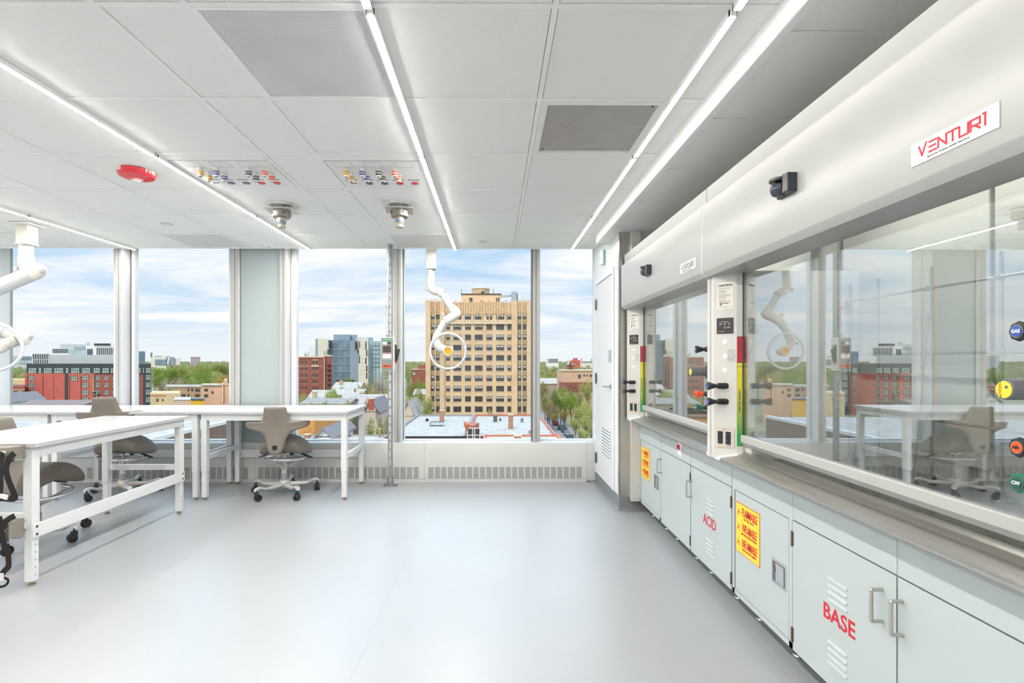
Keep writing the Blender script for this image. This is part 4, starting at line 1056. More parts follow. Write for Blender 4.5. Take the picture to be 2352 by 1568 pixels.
cabinet(3.494, 2.888, 'pale grey cabinet with red ACID lettering under the far fume hood', 'acid', 'far', 'near')
cabinet(2.882, 2.297, 'pale grey cabinet with flammable sign under the near fume hood', 'flam')
cabinet(2.297, 1.696, 'pale grey cabinet with red BASE lettering under the near fume hood', 'base', 'near', 'far')
cabinet(1.696, 1.040, 'pale grey cabinet with louvres cut off at the bottom right corner', 'plain near', 'far')
B(XC-.006, XC, 3.665, 3.735, .715, .83).build('fitting_plate', M('fitting white', (236,236,232), .4), c2, bevel=.002)
mb = MB(); mb.lathe([(.010,0),(.012,.006),(.008,.016)], (XC-.006, 3.70, .778), (-1,0,0), n=14)
for k in range(3):
    a = PI/2 + k*2*PI/3; mb.tube([(XC-.014, 3.70, .772), (XC-.016, 3.70+.026*math.cos(a), .772+.022*math.sin(a))], [.008,.006], 8)
mb.build('shutoff_handle', red, c2, smooth=50, label='red three lobed shutoff handle')
# ------------------------------------------------------------------ city outside
GZ = -22.0
EXT = 1.0
_lin = lin
lin = lambda c: tuple(k*EXT for k in _lin(c))
def SB(x0, x1, y0, y1, z0, z1, Yr=None):
    """block on the slanting street grid: its end walls run away from the room at an angle"""
    k = x1/(Yr or y0)
    return MB().prism([(x0, y0), (x1, y0), (x1 + k*(y1-y0), y1), (x0 + k*(y1-y0), y1)], z0, z1, 'Z')
def brick(name, c1, c2, mort, sc=1.0, rough=.85):
    m = bpy.data.materials.new(name); t = NT(m)
    pos = t.n('ShaderNodeNewGeometry').outputs['Position']; xyz = t.n('ShaderNodeSeparateXYZ', i0=pos)
    v = t.n('ShaderNodeCombineXYZ', i0=t.math('ADD', xyz.outputs[0], xyz.outputs[1]), i1=xyz.outputs[2])
    b = t.n('ShaderNodeTexBrick', Vector=v.outputs[0], Color1=lin(c1)+(1,), Color2=lin(c2)+(1,), Mortar=lin(mort)+(1,), Scale=sc)
    b.inputs['Mortar Size'].default_value = .03
    nz = t.n('ShaderNodeTexNoise', Vector=pos, Scale=.35, Detail=5.0).outputs[0]
    k = t.n('ShaderNodeMapRange', i0=nz, i1=.3, i2=.7, i3=.9, i4=1.08).outputs[0]
    c = t.n('ShaderNodeVectorMath', p_operation='SCALE', i0=b.outputs[0], Scale=k).outputs[0]
    p = t.n('ShaderNodeBsdfPrincipled', Base_Color=c, Roughness=rough); t.out(p.outputs[0]); return m
tan = brick('tan brick', (240,208,170), (230,196,156), (226,202,170), 1.3)
tand = M('weathered terracotta', (226,196,158), .85, var=.12, vs=.9)
redb = brick('red brick', (206,106,94), (198,98,86), (200,112,102), 1.2)
brb2 = brick('dark red brick', (164,96,84), (150,84,74), (160,104,94), 1.4)
peach = brick('peach brick', (226,186,156), (216,174,146), (214,184,160), 1.3)
cbr = brick('cream brick', (222,200,156), (212,190,146), (208,190,156), 1.3)
charc = M('charcoal metal panel', (64,68,76), .5, var=.04); roofw = M('white membrane roof', (194,190,184), .75, var=.22, vs=1.1)
roofg = M('grey roof', (166,164,162), .9, var=.14, vs=1.2); roofb = M('brown gravel roof', (140,120,104), .95, var=.2, vs=5.0)
concw = M('pale concrete', (226,222,206), .75, var=.06, vs=.5); concg = M('grey cladding', (202,206,208), .6, var=.03, vs=.3)
whiteb = M('white facade', (240,240,240), .6, var=.03); glb = M('blue grey curtain glass', (120,142,158), .18, var=.22, vs=.25, spec=.8)
glp = M('pale curtain glass', (176,200,206), .2, var=.18, vs=.2, spec=.7); steelb = M('grey blue steel', (150,166,180), .45, var=.05)
glw = M('apartment window glass', (166,186,180), .2, var=.35, vs=.7, spec=.6); frd = M('dark window frame', (58,58,62), .5)
frb = M('brown window frame', (92,82,74), .6); blind = M('window blind', (196,200,200), .7); sillm = M('stone sill', (222,206,178), .8)
terr = M('orange terracotta edge', (214,120,80), .8, var=.1)
asph = M('asphalt', (150,148,150), .9, var=.1, vs=.6)

def bld(name, label, cat, c, group=None): return thing(name, label, cat, c, group=group)
def wbox(u0, u1, vt, Y, dep, zb=GZ, vb=None):
    a, b = W(u0, vt, Y), W(u1, vt, Y)
    return (a.x, b.x, Y, Y+dep, zb if vb is None else W(u0, vb, Y).z, a.z)
def win_proto(w, h, cols, rows, fm, gm, par, sill=None, b=.09, blindm=None):
    """window as a part with its pane; returns the frame object, centred at the origin on the wall face y = 0"""
    mb = MB()
    for i in range(cols+1): mb.box(-w/2+i*(w-b)/cols, -w/2+i*(w-b)/cols+b, -.05, .06, -h/2, h/2)
    for j in range(rows+1): mb.box(-w/2, w/2, -.04, .06, -h/2+j*(h-b)/rows, -h/2+j*(h-b)/rows+b)
    f = mb.build('window', fm, par); f.location = (0,0,0)
    g = B(-w/2+.02, w/2-.02, -.015, .05, -h/2+.02, h/2-.02).build('pane', gm, f)
    if blindm: B(-w/2+.04, w/2-.04, -.02, .05, h*.08, h/2-.04).build('blind', blindm, f)
    if sill: B(-w/2-.1, w/2+.1, -.09, .05, -h/2-.16, -h/2).build('sill', sill, f)
    return f
PROTO = {}
def place_win(key, args, root, x, z, y, cnt=None):
    """first use builds the window under its own building, later uses copy it part by part"""
    o0 = ORG[root.name]
    k = (root.name, key)
    if k not in PROTO:
        save = ORG.pop(root.name); f = win_proto(*args, par=root) if not isinstance(args, dict) else win_proto(par=root, **args); ORG[root.name] = save
        PROTO[k] = f
    else:
        f = PROTO[k].copy(); COL.objects.link(f); f.parent = root
        for ch in KIDMAP[k]:
            c = ch.copy(); COL.objects.link(c); c.parent = f
    if k not in KIDMAP: KIDMAP[k] = [q for q in COL.objects if q.parent is f]
    f.location = Vector((x, y, z)) - o0
    return f
KIDMAP = {}

# ---- tan tower
Y = 150.0
sc = Y/FPX
x0, x1 = W(978, 800, Y).x, W(1222, 800, Y).x; zt = W(1000, 690, Y).z
tw = bld('apartment_tower', 'tall tan brick apartment tower with pinnacled top, framed by the right hand window', 'tower', ((x0+x1)/2, Y, GZ))
B(x0, x1, Y, Y+22, GZ, zt-.6).build('wall', tan, tw)
def X(u): return W(u, 800, Y).x
def Z(v): return W(1100, v, Y).z
mb = MB()
for (a, b) in ((978, 989.2), (1010.5, 1021.5), (1175.5, 1188), (1210, 1222)): mb.box(X(a), X(b), Y-.5, Y+1.5, GZ, zt)
mb.build('corner_pier', tan, tw)
mb = MB()
for (a, b) in ((998.6, 1001), (1198, 1200.2)): mb.box(X(a), X(b), Y-.25, Y+.5, GZ, Z(693))
mb.build('pilaster', M('pale terracotta', (230,206,166), .8, var=.05), tw)
mb = MB(); mb.box(X(1021.5), X(1175.5), Y-.12, Y+.4, Z(722), Z(695)); mb.box(X(989.2), X(1010.5), Y-.1, Y+.3, Z(722), Z(693)); mb.box(X(1188), X(1210), Y-.1, Y+.3, Z(722), Z(693))
mb.build('crown_band', tand, tw)
mb = MB()
us = [1026, 1032, 1037, 1042, 1047, 1056, 1062, 1067, 1074, 1080, 1086, 1093, 1100, 1107, 1114, 1119, 1124, 1131, 1138, 1143, 1150, 1156, 1162, 1170]
for i, u in enumerate(us):
    hgt = 695 - (i % 3 == 1)*5 - (i % 2)*1.5
    mb.box(X(u-1.2), X(u+1.2), Y-.38, Y-.1, Z(741 if i % 3 == 1 else 720), Z(hgt)); mb.add([(X(u-1.2),Y-.55,Z(hgt)),(X(u+1.2),Y-.55,Z(hgt)),(X(u+1.2),Y-.1,Z(hgt)),(X(u-1.2),Y-.1,Z(hgt)),(X(u),Y-.32,Z(hgt-4))], [(0,1,4),(1,2,4),(2,3,4),(3,0,4)])
for base in (989.2, 1188):
    for i in range(6):
        u = base + 2 + i*3.5; mb.box(X(u-.8), X(u+.8), Y-.4, Y, Z(718), Z(690-(i in (2, 3))*4)); mb.add([(X(u-.8),Y-.4,Z(690)),(X(u+.8),Y-.4,Z(690)),(X(u+.8),Y,Z(690)),(X(u-.8),Y,Z(690)),(X(u),Y-.2,Z(686))], [(0,1,4),(1,2,4),(2,3,4),(3,0,4)])
mb.build('crown_pinnacles', tand, tw)
mb = MB(); mb.box(X(1021.5), X(1175.5), Y-.35, Y+.2, Z(743), Z(735)); mb.box(X(1021.5), X(1175.5), Y-.5, Y+.2, Z(744.2), Z(742.6))
mb.build('belt_course', M('belt stone', (226,206,176), .8, var=.08), tw)
rows_v = [727.5 + 23.55*i for i in range(11)]
mb = MB()
for v in rows_v:
    for (a, b) in ((989.2, 998.6), (1001, 1010.5), (1188, 1198), (1200.2, 1210)): mb.box(X(a), X(b), Y-.08, Y+.2, Z(v+16.5), Z(v+7.5))
mb.build('spandrel_panel', M('bronze spandrel', (176,158,124), .7, var=.14, vs=2.0), tw)
cols = [(994, 8.0, 1), (1005.6, 8.0, 1), (1029.2, 8.4, 1), (1050.4, 18, 2), (1075, 13.4, 2), (1099.6, 17.8, 2), (1124, 13.2, 2), (1148.7, 18, 2), (1169.8, 8.8, 1), (1193.2, 8.0, 1), (1205, 8.0, 1)]
n = 0; rest = MB(); restp = MB()
for r, v in enumerate(rows_v[:10]):
    for (u, wp, cc) in cols:
        w_, h_ = wp*sc, 12.6*sc
        n += 1
        if n > 100:
            rest.box(X(u)-w_/2, X(u)+w_/2, Y-.05, Y+.05, Z(v)-h_/2, Z(v)+h_/2); continue
        bl = (r*7 + int(u)) % 3
        place_win((wp, bl), dict(w=w_, h=h_, cols=cc, rows=2, fm=frb, gm=dgl, sill=sillm, b=.13, blindm=blind if bl else None), tw, X(u), Z(v), Y)
o = rest.build('window', dgl, tw); o['kind'] = 'stuff'
# penthouse
mb = MB(); px0, px1 = X(1058), X(1151); mb.box(px0, px1, Y+4, Y+16, zt-3, Z(672)); ph = mb.build('penthouse', tan, tw)
B(px0-.15, px1+.15, Y+3.8, Y+16.2, Z(672)-.1, Z(672)+.25).build('coping', frb, tw)
for u in (1080, 1143.5): B(X(u)-.5, X(u)+.5, Y+3.95, Y+4.1, Z(690), Z(680)).build('penthouse_window', dgl, tw)
B(X(1102), X(1110), Y+3.9, Y+4.1, Z(696), Z(688)).build('brick_patch', M('orange patch', (186,110,86), .8), tw)
cxl = X(1102); MB().lathe([(2.9,Z(673)),(2.9,Z(656)),(3.05,Z(655.4)),(3.05,Z(654))], (cxl, Y+9, 0), n=8, a0=PI/8).build('lantern', tand, tw)
MB().lathe([(2.7,Z(654)),(.05,Z(642.5))], (cxl, Y+9, 0), n=8, a0=PI/8).build('lantern_roof', concg, tw)
MB().prism([(cxl+.3, Z(670)), (cxl+1.1, Z(670)), (cxl+1.1, Z(664)), (cxl+.7, Z(661.5)), (cxl+.3, Z(664))], Y+6.05, Y+6.4, 'Y').build('lantern_window', dgl, tw)
for u, v in ((1057.5, 658), (1133, 657)): MB().tube([(X(u), Y+4.5, Z(674)), (X(u), Y+4.5, Z(v))], .07, 6).build('antenna', frb, tw)
t = bld('rooftop_duct', 'grey rooftop duct unit with pipes at the right end of the tan tower roof', 'duct', (X(1181), Y+3, zt-3))
B(X(1175.5), X(1187), Y+2, Y+5, zt-.7, Z(667)).build('duct_box', M('galvanised grey', (172,184,192), .5), t)
for v in (675.5, 679): MB().tube([(X(1152), Y+4, Z(v)), (X(1176), Y+3, Z(674.5 + (v-675)*.6))], .12, 6).build('pipe', M('pipe grey', (150,160,170), .5), t)
MB().tube([(X(1187), Y+3, Z(670)), (X(1189), Y+3, Z(672)), (X(1189), Y+3, zt-.7)], .14, 6).build('downpipe', frd, t)

# ---- red apartment block with charcoal top
Y = 220.0; sc = Y/FPX
def X(u): return W(u, 800, Y).x
def Z(v): return W(200, v, Y).z
ab = bld('apartment_block', 'red brick apartment block with charcoal top floor behind the left windows', 'building', (X(200), Y, GZ))
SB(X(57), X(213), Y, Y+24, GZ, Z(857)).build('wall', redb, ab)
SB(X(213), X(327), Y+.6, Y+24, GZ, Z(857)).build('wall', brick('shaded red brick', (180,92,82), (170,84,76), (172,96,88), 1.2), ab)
SB(X(327), X(346), Y+.3, Y+24, GZ, Z(857)).build('corner_bay', charc, ab)
SB(X(60), X(346), Y+.2, Y+24, Z(857), Z(835)).build('top_floor', charc, ab)
mb = SB(X(112)*1.027, X(221)*1.027, Y+6, Y+20, Z(836), Z(816)+.3); mb.v += []; m2 = SB(X(221)*1.023, X(266)*1.023, Y+5, Y+20, Z(836), Z(815.5)+.3); mb.add(m2.v, m2.f)
mb.build('plant_screen', concg, ab)
B(X(149), X(156), Y-.1, Y+.3, GZ, Z(857)).build('stair_glazing', charc, ab)
mb = MB()
for (a, b, v0, v1) in ((62, 64, 861, 960), (98, 100, 861, 960), (122.5, 123.5, 864, 960), (158, 160, 861, 960), (185, 187, 863, 960)): mb.box(X(a), X(b), Y-.05, Y+.1, Z(v1), Z(v0))
mb.build('recess_line', M('recess shade', (140,62,56), .8), ab)
tops = [(73.5, 19, 3), (91, 7, 1), (109, 20, 4), (134, 22, 4), (153.5, 7, 1), (172, 20, 4), (197, 20, 4), (221.5, 16, 3), (242, 16, 3), (260, 14, 3), (317, 13, 3), (329, 4, 1), (340, 12, 3)]
for (u, wp, cc) in tops: place_win(('t', wp), dict(w=wp*sc, h=13*sc, cols=cc, rows=2, fm=frd, gm=glw, b=.16), ab, X(u), Z(850.5), Y+.18)
rv = [867, 884, 901, 918]
for v in rv:
    for (u, wp, hh) in ((72, 13, 11.5), (196, 15, 12), (222.5, 11, 12), (242.5, 11, 12), (260, 9, 12), (316.5, 8, 12)):
        yy = Y if u < 213 else Y+.6
        place_win(('m', wp, hh), dict(w=wp*sc, h=hh*sc, cols=3, rows=2, fm=frd, gm=glw, b=.16), ab, X(u), Z(v), yy)
    place_win(('c', 1), dict(w=13*sc, h=13*sc, cols=3, rows=3, fm=frd, gm=glw, b=.16), ab, X(340), Z(v-.5), Y+.28)
place_win(('m', 15, 12), dict(w=15*sc, h=12*sc, cols=3, rows=2, fm=frd, gm=dgl, b=.16), ab, X(170.5), Z(869), Y)
sg = B(X(217), X(224), Y-.9, Y-.4, Z(932), Z(899)).build('blade_sign', M('sign black', (34,30,32), .5), ab)
B(X(216.4), X(224.6), Y-.8, Y-.45, Z(932.5), Z(898.4)).build('sign_border', whiteb, sg)
for i, ch in enumerate('SO'): text(ch, 1.15, M('sign gold', (236,206,150), .5), sg, (X(220.5), Y-.92, Z(906+i*8.2)), (1,0,0), (0,0,1), bold=.03, ex=.01)

# ---- red brick walk-up with double arched windows
Y = 240.0; sc = Y/FPX
bb = bld('brick_apartment', 'dark red brick apartment house with pale cornice and arched windows, left of the glass towers', 'building', (X(720), Y, GZ))
def Z(v): return W(700, v, Y).z
def X(u): return W(u, 800, Y).x
SB(X(668), X(744), Y, Y+14, GZ, Z(819)).build('wall', brb2, bb)
SB(X(744), X(760.5), Y+1, Y+14, GZ, Z(816)).build('wall', brb2, bb)
mb = MB(); mb.box(X(668), X(744.5), Y-.4, Y+.5, Z(821), Z(818)); mb.box(X(744), X(761), Y+.6, Y+1.4, Z(818.5), Z(815.5)); mb.box(X(668), X(741), Y-.2, Y+.2, Z(842), Z(841))
mb.build('cornice', sillm, bb)
rv = [832.8, 847.6, 862.2, 876.6, 891.2]
for i, v in enumerate(rv):
    for u in (684.5, 693.8, 702.7, 720.5, 728):
        place_win(('b', 1), dict(w=4.6*sc, h=7.8*sc, cols=1, rows=2, fm=frb, gm=dgl, sill=sillm, b=.12), bb, X(u), Z(v), Y)
    place_win(('s', 1), dict(w=2.2*sc, h=7.8*sc, cols=1, rows=2, fm=frb, gm=dgl, b=.12), bb, X(748), Z(v), Y+1)
for u in (720.5, 728):
    r = 3.7*sc; P = [(X(u)+r*math.cos(a), Z(828.5)+r*math.sin(a)) for a in [PI*k/10 for k in range(11)]]; P2 = [(X(u)+r*.7*math.cos(a), Z(828.5)+r*.7*math.sin(a)) for a in [PI*k/10 for k in range(10, -1, -1)]]
    mb = MB()
    for k in range(10): mb.add([(P[k][0],Y-.15,P[k][1]),(P[k+1][0],Y-.15,P[k+1][1]),(P2[9-k][0],Y-.15,P2[9-k][1]),(P2[10-k][0],Y-.15,P2[10-k][1]),(P[k][0],Y+.1,P[k][1]),(P[k+1][0],Y+.1,P[k+1][1]),(P2[9-k][0],Y+.1,P2[9-k][1]),(P2[10-k][0],Y+.1,P2[10-k][1])], [(0,1,2,3),(7,6,5,4),(0,4,5,1),(2,6,7,3)])
    mb.build('arch', sillm, bb)
B(X(716), X(732.5), Y-.3, Y+.1, Z(842), Z(838.5)).build('balcony_ledge', sillm, bb)
mb = MB()
for k in range(6):
    z = Z(838+k*11); mb.box(X(750.5), X(760), Y+.1, Y+1, z-.08, z+.08); mb.tube([(X(750.5), Y+.3, z), (X(759), Y+.3, Z(838+k*11+11))], .12, 5)
mb.build('fire_escape', frd, bb)
mb = MB()
for u, h in ((693, 9), (697, 7), (701, 11), (738, 12), (743, 13), (746, 10), (695, 5)): mb.tube([(X(u), Y+4, Z(820)), (X(u), Y+4, Z(818-h))], .1, 5)
mb.build('roof_antennas', frd, bb)

# ---- glass and concrete residence hall
Y = 300.0; sc = Y/FPX
def Z(v): return W(800, v, Y).z
def X(u): return W(u, 800, Y).x
rh = bld('residence_hall', 'modern glass and concrete towers of staggered height beyond the dark brick house', 'building', (X(800), Y, GZ))
for (a, b, vt, dy, m, nm) in ((730, 756.5, 778, 6, concw, 'concrete_slab'), (756.5, 806, 781, 8, glb, 'glass_wall'), (766, 804, 768, 14, steelb, 'plant_screen'), (789, 821, 768.5, 16, steelb, 'plant_screen'), (818, 846, 774, 15, concg, 'plant_screen'),
        (846, 857, 774.5, 14, steelb, 'plant_screen'), (804, 824, 781.5, 7, steelb, 'steel_fin_wall'), (823, 846, 781, 5, concw, 'concrete_slab'), (846, 880, 783, 9, glp, 'glass_wall'), (709, 729, 796, 12, whiteb, 'low_tower'), (724.5, 731, 778, 9, steelb, 'steel_fin_wall')):
    SB(X(a)*(Y+dy)/Y, X(b)*(Y+dy)/Y, Y+dy, Y+40, GZ, CAMZ+(Z(vt)-CAMZ)*(Y+dy)/Y).build(nm, m, rh)
fm_ = M('curtain frame', (138,152,166), .5)
mb = MB()
for (a, b, s, dy) in ((757, 766, 3, 8), (777, 804, 12.5, 8), (847, 879, 8, 9)):
    u = a
    while u < b+.1: mb.box(X(u)-.10, X(u)+.10, Y+dy-.3, Y+dy, GZ, Z(784)); u += s
for v in range(0, 6):
    mb.box(X(757), X(804), Y+7.6, Y+8, Z(801.5+v*17.4)-.35, Z(801.5+v*17.4)+.35); mb.box(X(846.5), X(879), Y+8.6, Y+9, Z(792+v*10)-.25, Z(792+v*10)+.25)
mb.build('curtain_grid', fm_, rh)
for i, (u, v0, v1, w_) in enumerate(((749.5, 780, 799, 2.2), (747, 801, 813, 2.2), (835.5, 783.5, 802, 2.6), (837.5, 803, 818, 2.6), (835.5, 821, 836, 2.6), (837.5, 839, 854, 2.6), (837.5, 856, 870, 2.6), (820.5, 783, 798, 2.2), (818, 802, 814, 2.4), (820, 816, 834, 2.4), (811, 783, 802, 1.6))):
    B(X(u)-w_*sc/2, X(u)+w_*sc/2, Y+4.8, Y+7.2, Z(v1), Z(v0)).build('slot_window', dgl, rh)
for u0 in (713.5, 727): B(X(u0)-.3, X(u0)+.3, Y+11.8, Y+12.2, Z(814), Z(799)).build('slot_window', dgl, rh)
mb = MB()
for v in (823, 832, 841, 850, 860): mb.box(X(735), X(757), Y+5.9, Y+6.1, Z(v)-.05, Z(v)+.05); mb.box(X(823), X(846), Y+4.9, Y+5.1, Z(v)-.05, Z(v)+.05)
mb.build('panel_joint', concg, rh)
B(X(766), X(806), Y+6.5, Y+8.5, GZ, Z(873)).build('podium', charc, rh)

# ---- distant buildings on the left skyline
def far(name, label, u0, u1, vt, Y, dep, m, deco=None):
    t = bld(name, label, 'building', (W((u0+u1)/2, 800, Y).x, Y, GZ))
    a = wbox(u0, u1, vt, Y, dep); (SB(*a) if u1 < 1100 else B(*a)).build('wall', m, t)
    for (nm, uu0, uu1, v0, v1, dd, mm) in (deco or ()):
        (SB if u1 < 1100 else B)(W(uu0, 800, Y).x*(Y-dd)/Y, W(uu1, 800, Y).x*(Y-dd)/Y, Y-dd, Y+dep*.6, W(200, v1, Y).z, W(200, v0, Y).z).build(nm, mm, t)
    return t
bars = [('dark_bay', 222+i*4.6, 223.7+i*4.6, 798, 815, .6, dgl) for i in range(10)] + [('dark_bay', 200+i*4.5, 202.6+i*4.5, 801, 815, .6, dgl) for i in range(3)]
far('hospital_building', 'white ribbed hospital block on the skyline left of the first mullion', 197, 275, 793, 520, 40, whiteb, bars + [('roof_band', 216, 254, 788.5, 793, 1, charc)])
far('hospital_building', 'grey and pale glass hospital block behind the ribbed white one', 138.5, 200, 790, 560, 40, concg, [('glass_band', 160, 196, 803, 815, .8, glp), ('white_band', 163, 192, 785, 789.5, -5, whiteb), ('upper_band', 170, 196, 795, 802, .8, M('mid grey facade', (170,176,182), .6)), ('roof_unit', 198, 208, 785, 793, -8, concg)])
far('laboratory_building', 'white building with dark window bands on the left skyline', 120, 157, 800, 500, 30, whiteb, [('window_band', 120, 156, 801.5, 804, .8, dgl), ('window_band', 120, 156, 806.5, 809, .8, dgl)])
far('clinic_building', 'white building with striped vertical bays left of the grey plant screen', 73, 113, 811.5, 420, 30, whiteb, [('dark_bay', 75+i*5.2, 77.2+i*5.2, 812.5, 824, .5, dgl) for i in range(8)] + [('dark_bay', 76+i*5.2, 78+i*5.2, 825.5, 836, .5, dgl) for i in range(7)])
far('office_building', 'low pale glass office at the left end of the skyline', -30, 73, 817, 520, 30, concg, [('glass_band', 46, 72, 819, 826, .6, glb), ('glass_band', 40, 72, 827, 834, .9, glp)])
far('office_tower', 'blue glass office tower just right of the first mullion', 300, 333.5, 806.5, 620, 30, glb, [('mullion_rib', 317+i*4, 317.5+i*4, 807, 834, .4, steelb) for i in range(4)])
far('concert_hall', 'pale stone and glass building with slanted white masts on the skyline', 346.5, 382, 819.5, 480, 40, concw, [('glass_front', 356, 382, 825.5, 838, .6, glb), ('roof_unit', 355, 373, 816.5, 820, -5, steelb), ('roof_unit', 378, 390, 815.5, 820, -6, concg), ('side_wing', 382, 401, 819.5, 838, -3, steelb), ('low_wing', 401, 413, 823, 838, -4, concw)])
for a, lb in ((387, 'left'), (412, 'right')):
    o = MB().tube([W(a-1.5, 837, 470), W(a+.6, 821, 470)], .8, 8).build('white_mast', whiteb); tag(o, 'slanted white mast beside the pale concert hall, %s of two' % lb, 'mast')
o = MB().tube([W(347.8, 824, 600), W(347.8, 809.5, 600)], 1.0, 10).build('chimney_stack', M('stack grey', (150,146,150), .8)); tag(o, 'lone grey chimney stack above the pale concert hall', 'chimney')
far('office_block', 'mauve grey office block above the trees in the second window', 438, 460, 820, 700, 30, M('mauve facade', (176,166,178), .6), [('roof_edge', 437.5, 460.5, 819, 821, .5, peach), ('stair_wall', 436, 438.5, 819.5, 834, .5, whiteb)])
far('storefront_terrace', 'tan flat roofed building left of the red apartment block', 19, 60, 872, 260, 20, M('tan wall', (222,190,150), .8, var=.06), [])
far('brick_rowhouse', 'low dark brick houses with white window trim at the left window edge', -10, 57, 887, 215, 16, brb2, [('window', 2+i*19, 13+i*19, 898, 906, .2, glw) for i in range(3)] + [('trim', -10, 57, 894, 895.5, .3, sillm)])
# storefronts and houses in the second window
far('corner_shop', 'peach brick hall with stepped gable at the right of the second window', 462, 534, 884, 190, 14, peach, [('window', 469, 477, 892, 898.5, .15, dgl), ('window', 486, 490, 898, 904, .15, dgl), ('window', 469, 477, 905, 912, .15, dgl), ('end_pier', 510, 513, 880, 924, .5, M('pale pier', (232,206,180), .8)), ('coping', 462, 512, 883, 885, .6, roofw), ('gable_step', 514, 523, 873, 885, .3, peach), ('gable_cap', 516, 521, 871, 874, .4, sillm)])
far('brick_terrace', 'tan brick terrace with white roofline left of the peach hall', 392, 464, 888, 195, 14, M('dull tan brick', (186,158,128), .85, var=.1, vs=.5), [('window', 431, 434, 892.5, 898, .15, dgl), ('window', 439, 443, 892.5, 898, .15, dgl), ('window', 448, 458, 892.5, 899, .15, dgl), ('window', 431, 434, 905, 911, .15, dgl), ('window', 448, 458, 905, 911, .15, dgl), ('window', 417, 425, 905, 911, .15, dgl), ('roof_edge', 380, 464, 885.5, 889, .4, roofw)])
far('brick_storefront', 'cream brick storefront beside the red apartment block corner', 345, 414, 903, 175, 14, cbr, [('window', 359, 363, 915, 922, .15, dgl), ('window', 372, 375, 916, 921, .15, dgl), ('trim', 345, 380, 907, 908.5, .25, terr), ('window', 398, 402, 912, 917, .15, dgl), ('window', 406, 410, 911, 916, .15, dgl)])
far('striped_shop', 'low shop with pale striped front below the terrace', 398, 438, 918, 150, 12, M('pink stripe wall', (214,190,176), .8), [('band', 398, 438, 917, 918.5, .2, concg)])
far('yellow_shop', 'low shop with a yellow front in the second window', 438, 470, 918, 148, 10, M('yellow front', (232,184,60), .7), [('roof_edge', 438, 470, 916.5, 918.5, .3, charc)])
# right hand window skyline
far('apartment_slab', 'white slab block on the skyline in the rightmost window', 1258, 1283, 822, 560, 20, whiteb, [('window_band', 1259, 1282, 824.2+i*3.2, 825.6+i*3.2, .4, dgl) for i in range(3)])
far('factory_building', 'red brick factory on the skyline in the rightmost window', 1312, 1333, 827, 480, 20, M('factory red', (206,110,96), .8), [('stair_tower', 1320, 1327, 822, 834, .3, M('factory red', (206,110,96), .8)), ('pale_wing', 1306, 1312, 826, 836, -2, concw)])
far('depot_building', 'long low pale building right of the red factory', 1334, 1366, 829, 600, 20, concw, [('window_band', 1336, 1362, 830.5, 832, .3, dgl)])
for (u, vt, lb) in ((1335.5, 822, 'brick chimney stack on the skyline beside the red factory'), (1358.5, 823, 'slender pale stack at the right end of the skyline')):
    o = MB().tube([W(u, 840, 620), W(u, vt, 620)], [1.0, .7], 10).build('chimney_stack', M('stack tan', (190,150,136), .8)); tag(o, lb, 'chimney')
cp = far('warehouse_building', 'pale brick warehouse with brown roof tower in the rightmost window', 1292, 1372, 851, 220, 20, peach, [('cornice', 1291, 1372, 849, 852, .5, sillm), ('brick_base', 1292, 1372, 878, 900, .2, brb2), ('window', 1328, 1334, 860, 868, .2, dgl), ('window', 1340, 1344, 860, 864, .2, dgl), ('window', 1347, 1350, 860, 864, .2, dgl), ('window', 1355, 1362, 860, 865, .2, dgl)])
t = bld('roof_water_tank', 'brown rooftop tank tower above the pale warehouse', 'tank', (W(1312, 840, 226).x, 226, W(1312, 850, 226).z))
B(W(1303.5, 800, 226).x, W(1320.5, 800, 226).x, 226, 230, W(1300, 851, 226).z, W(1300, 838, 226).z).build('tank_body', M('rust brown', (156,108,88), .8, var=.1), t)
B(W(1302.5, 800, 226).x, W(1322, 800, 226).x, 225.6, 230.4, W(1300, 838, 226).z, W(1300, 835.5, 226).z).build('tank_cap', roofg, t)
B(W(1309, 800, 225).x, W(1311, 800, 225).x, 225, 225.5, W(1300, 851, 225).z, W(1300, 830, 225).z).build('vent_pipe', frd, t)
far('brick_rowhouse', 'dark red brick house left of the tan tower', 945, 985, 848, 260, 14, brb2, [('upper_block', 960, 985, 838, 849, -2, brb2), ('trim', 945, 985, 847.5, 849, .3, sillm), ('window', 948, 954, 855, 861, .2, glw)])
# ------------------------------------------------------------------ near roofs and houses
def chimney(u, vb, vt, z, wpx, m, label, cat='chimney', name='brick_chimney'):
    p = WZ(u, vb, z); h = (vb-vt)*p.y/FPX; w = wpx*p.y/FPX
    t = thing(name, label, cat, (p.x, p.y, z))
    B(p.x-w/2, p.x+w/2, p.y-w/2, p.y+w/2, z-.3, z+h).build('stack', m, t)
    B(p.x-w*.58, p.x+w*.58, p.y-w*.58, p.y+w*.58, z+h, z+h+.12).build('cap', sillm, t)
    return t
def flatroof(name, label, x0, x1, y0, y1, z, wm, rm, par=.35, pm_=None):
    t = thing(name, label, 'building', ((x0+x1)/2, (y0+y1)/2, GZ))
    B(x0, x1, y0, y1, GZ, z-.02).build('wall', wm, t)
    B(x0+.2, x1-.2, y0+.2, y1-.2, z-.05, z+.01).build('roof', rm, t)
    mb = MB(); mb.box(x0, x0+.35, y0, y1, z-.1, z+par); mb.box(x1-.35, x1, y0, y1, z-.1, z+par); mb.box(x0+.35, x1-.35, y1-.35, y1, z-.1, z+par)
    mb.build('parapet', pm_ or roofg, t)
    mb = MB(); mb.box(x0-.1, x1+.1, y0-.25, y0+.2, z-.25, z+.02); mb.build('gutter', frd, t)
    return t
zr = -10.0
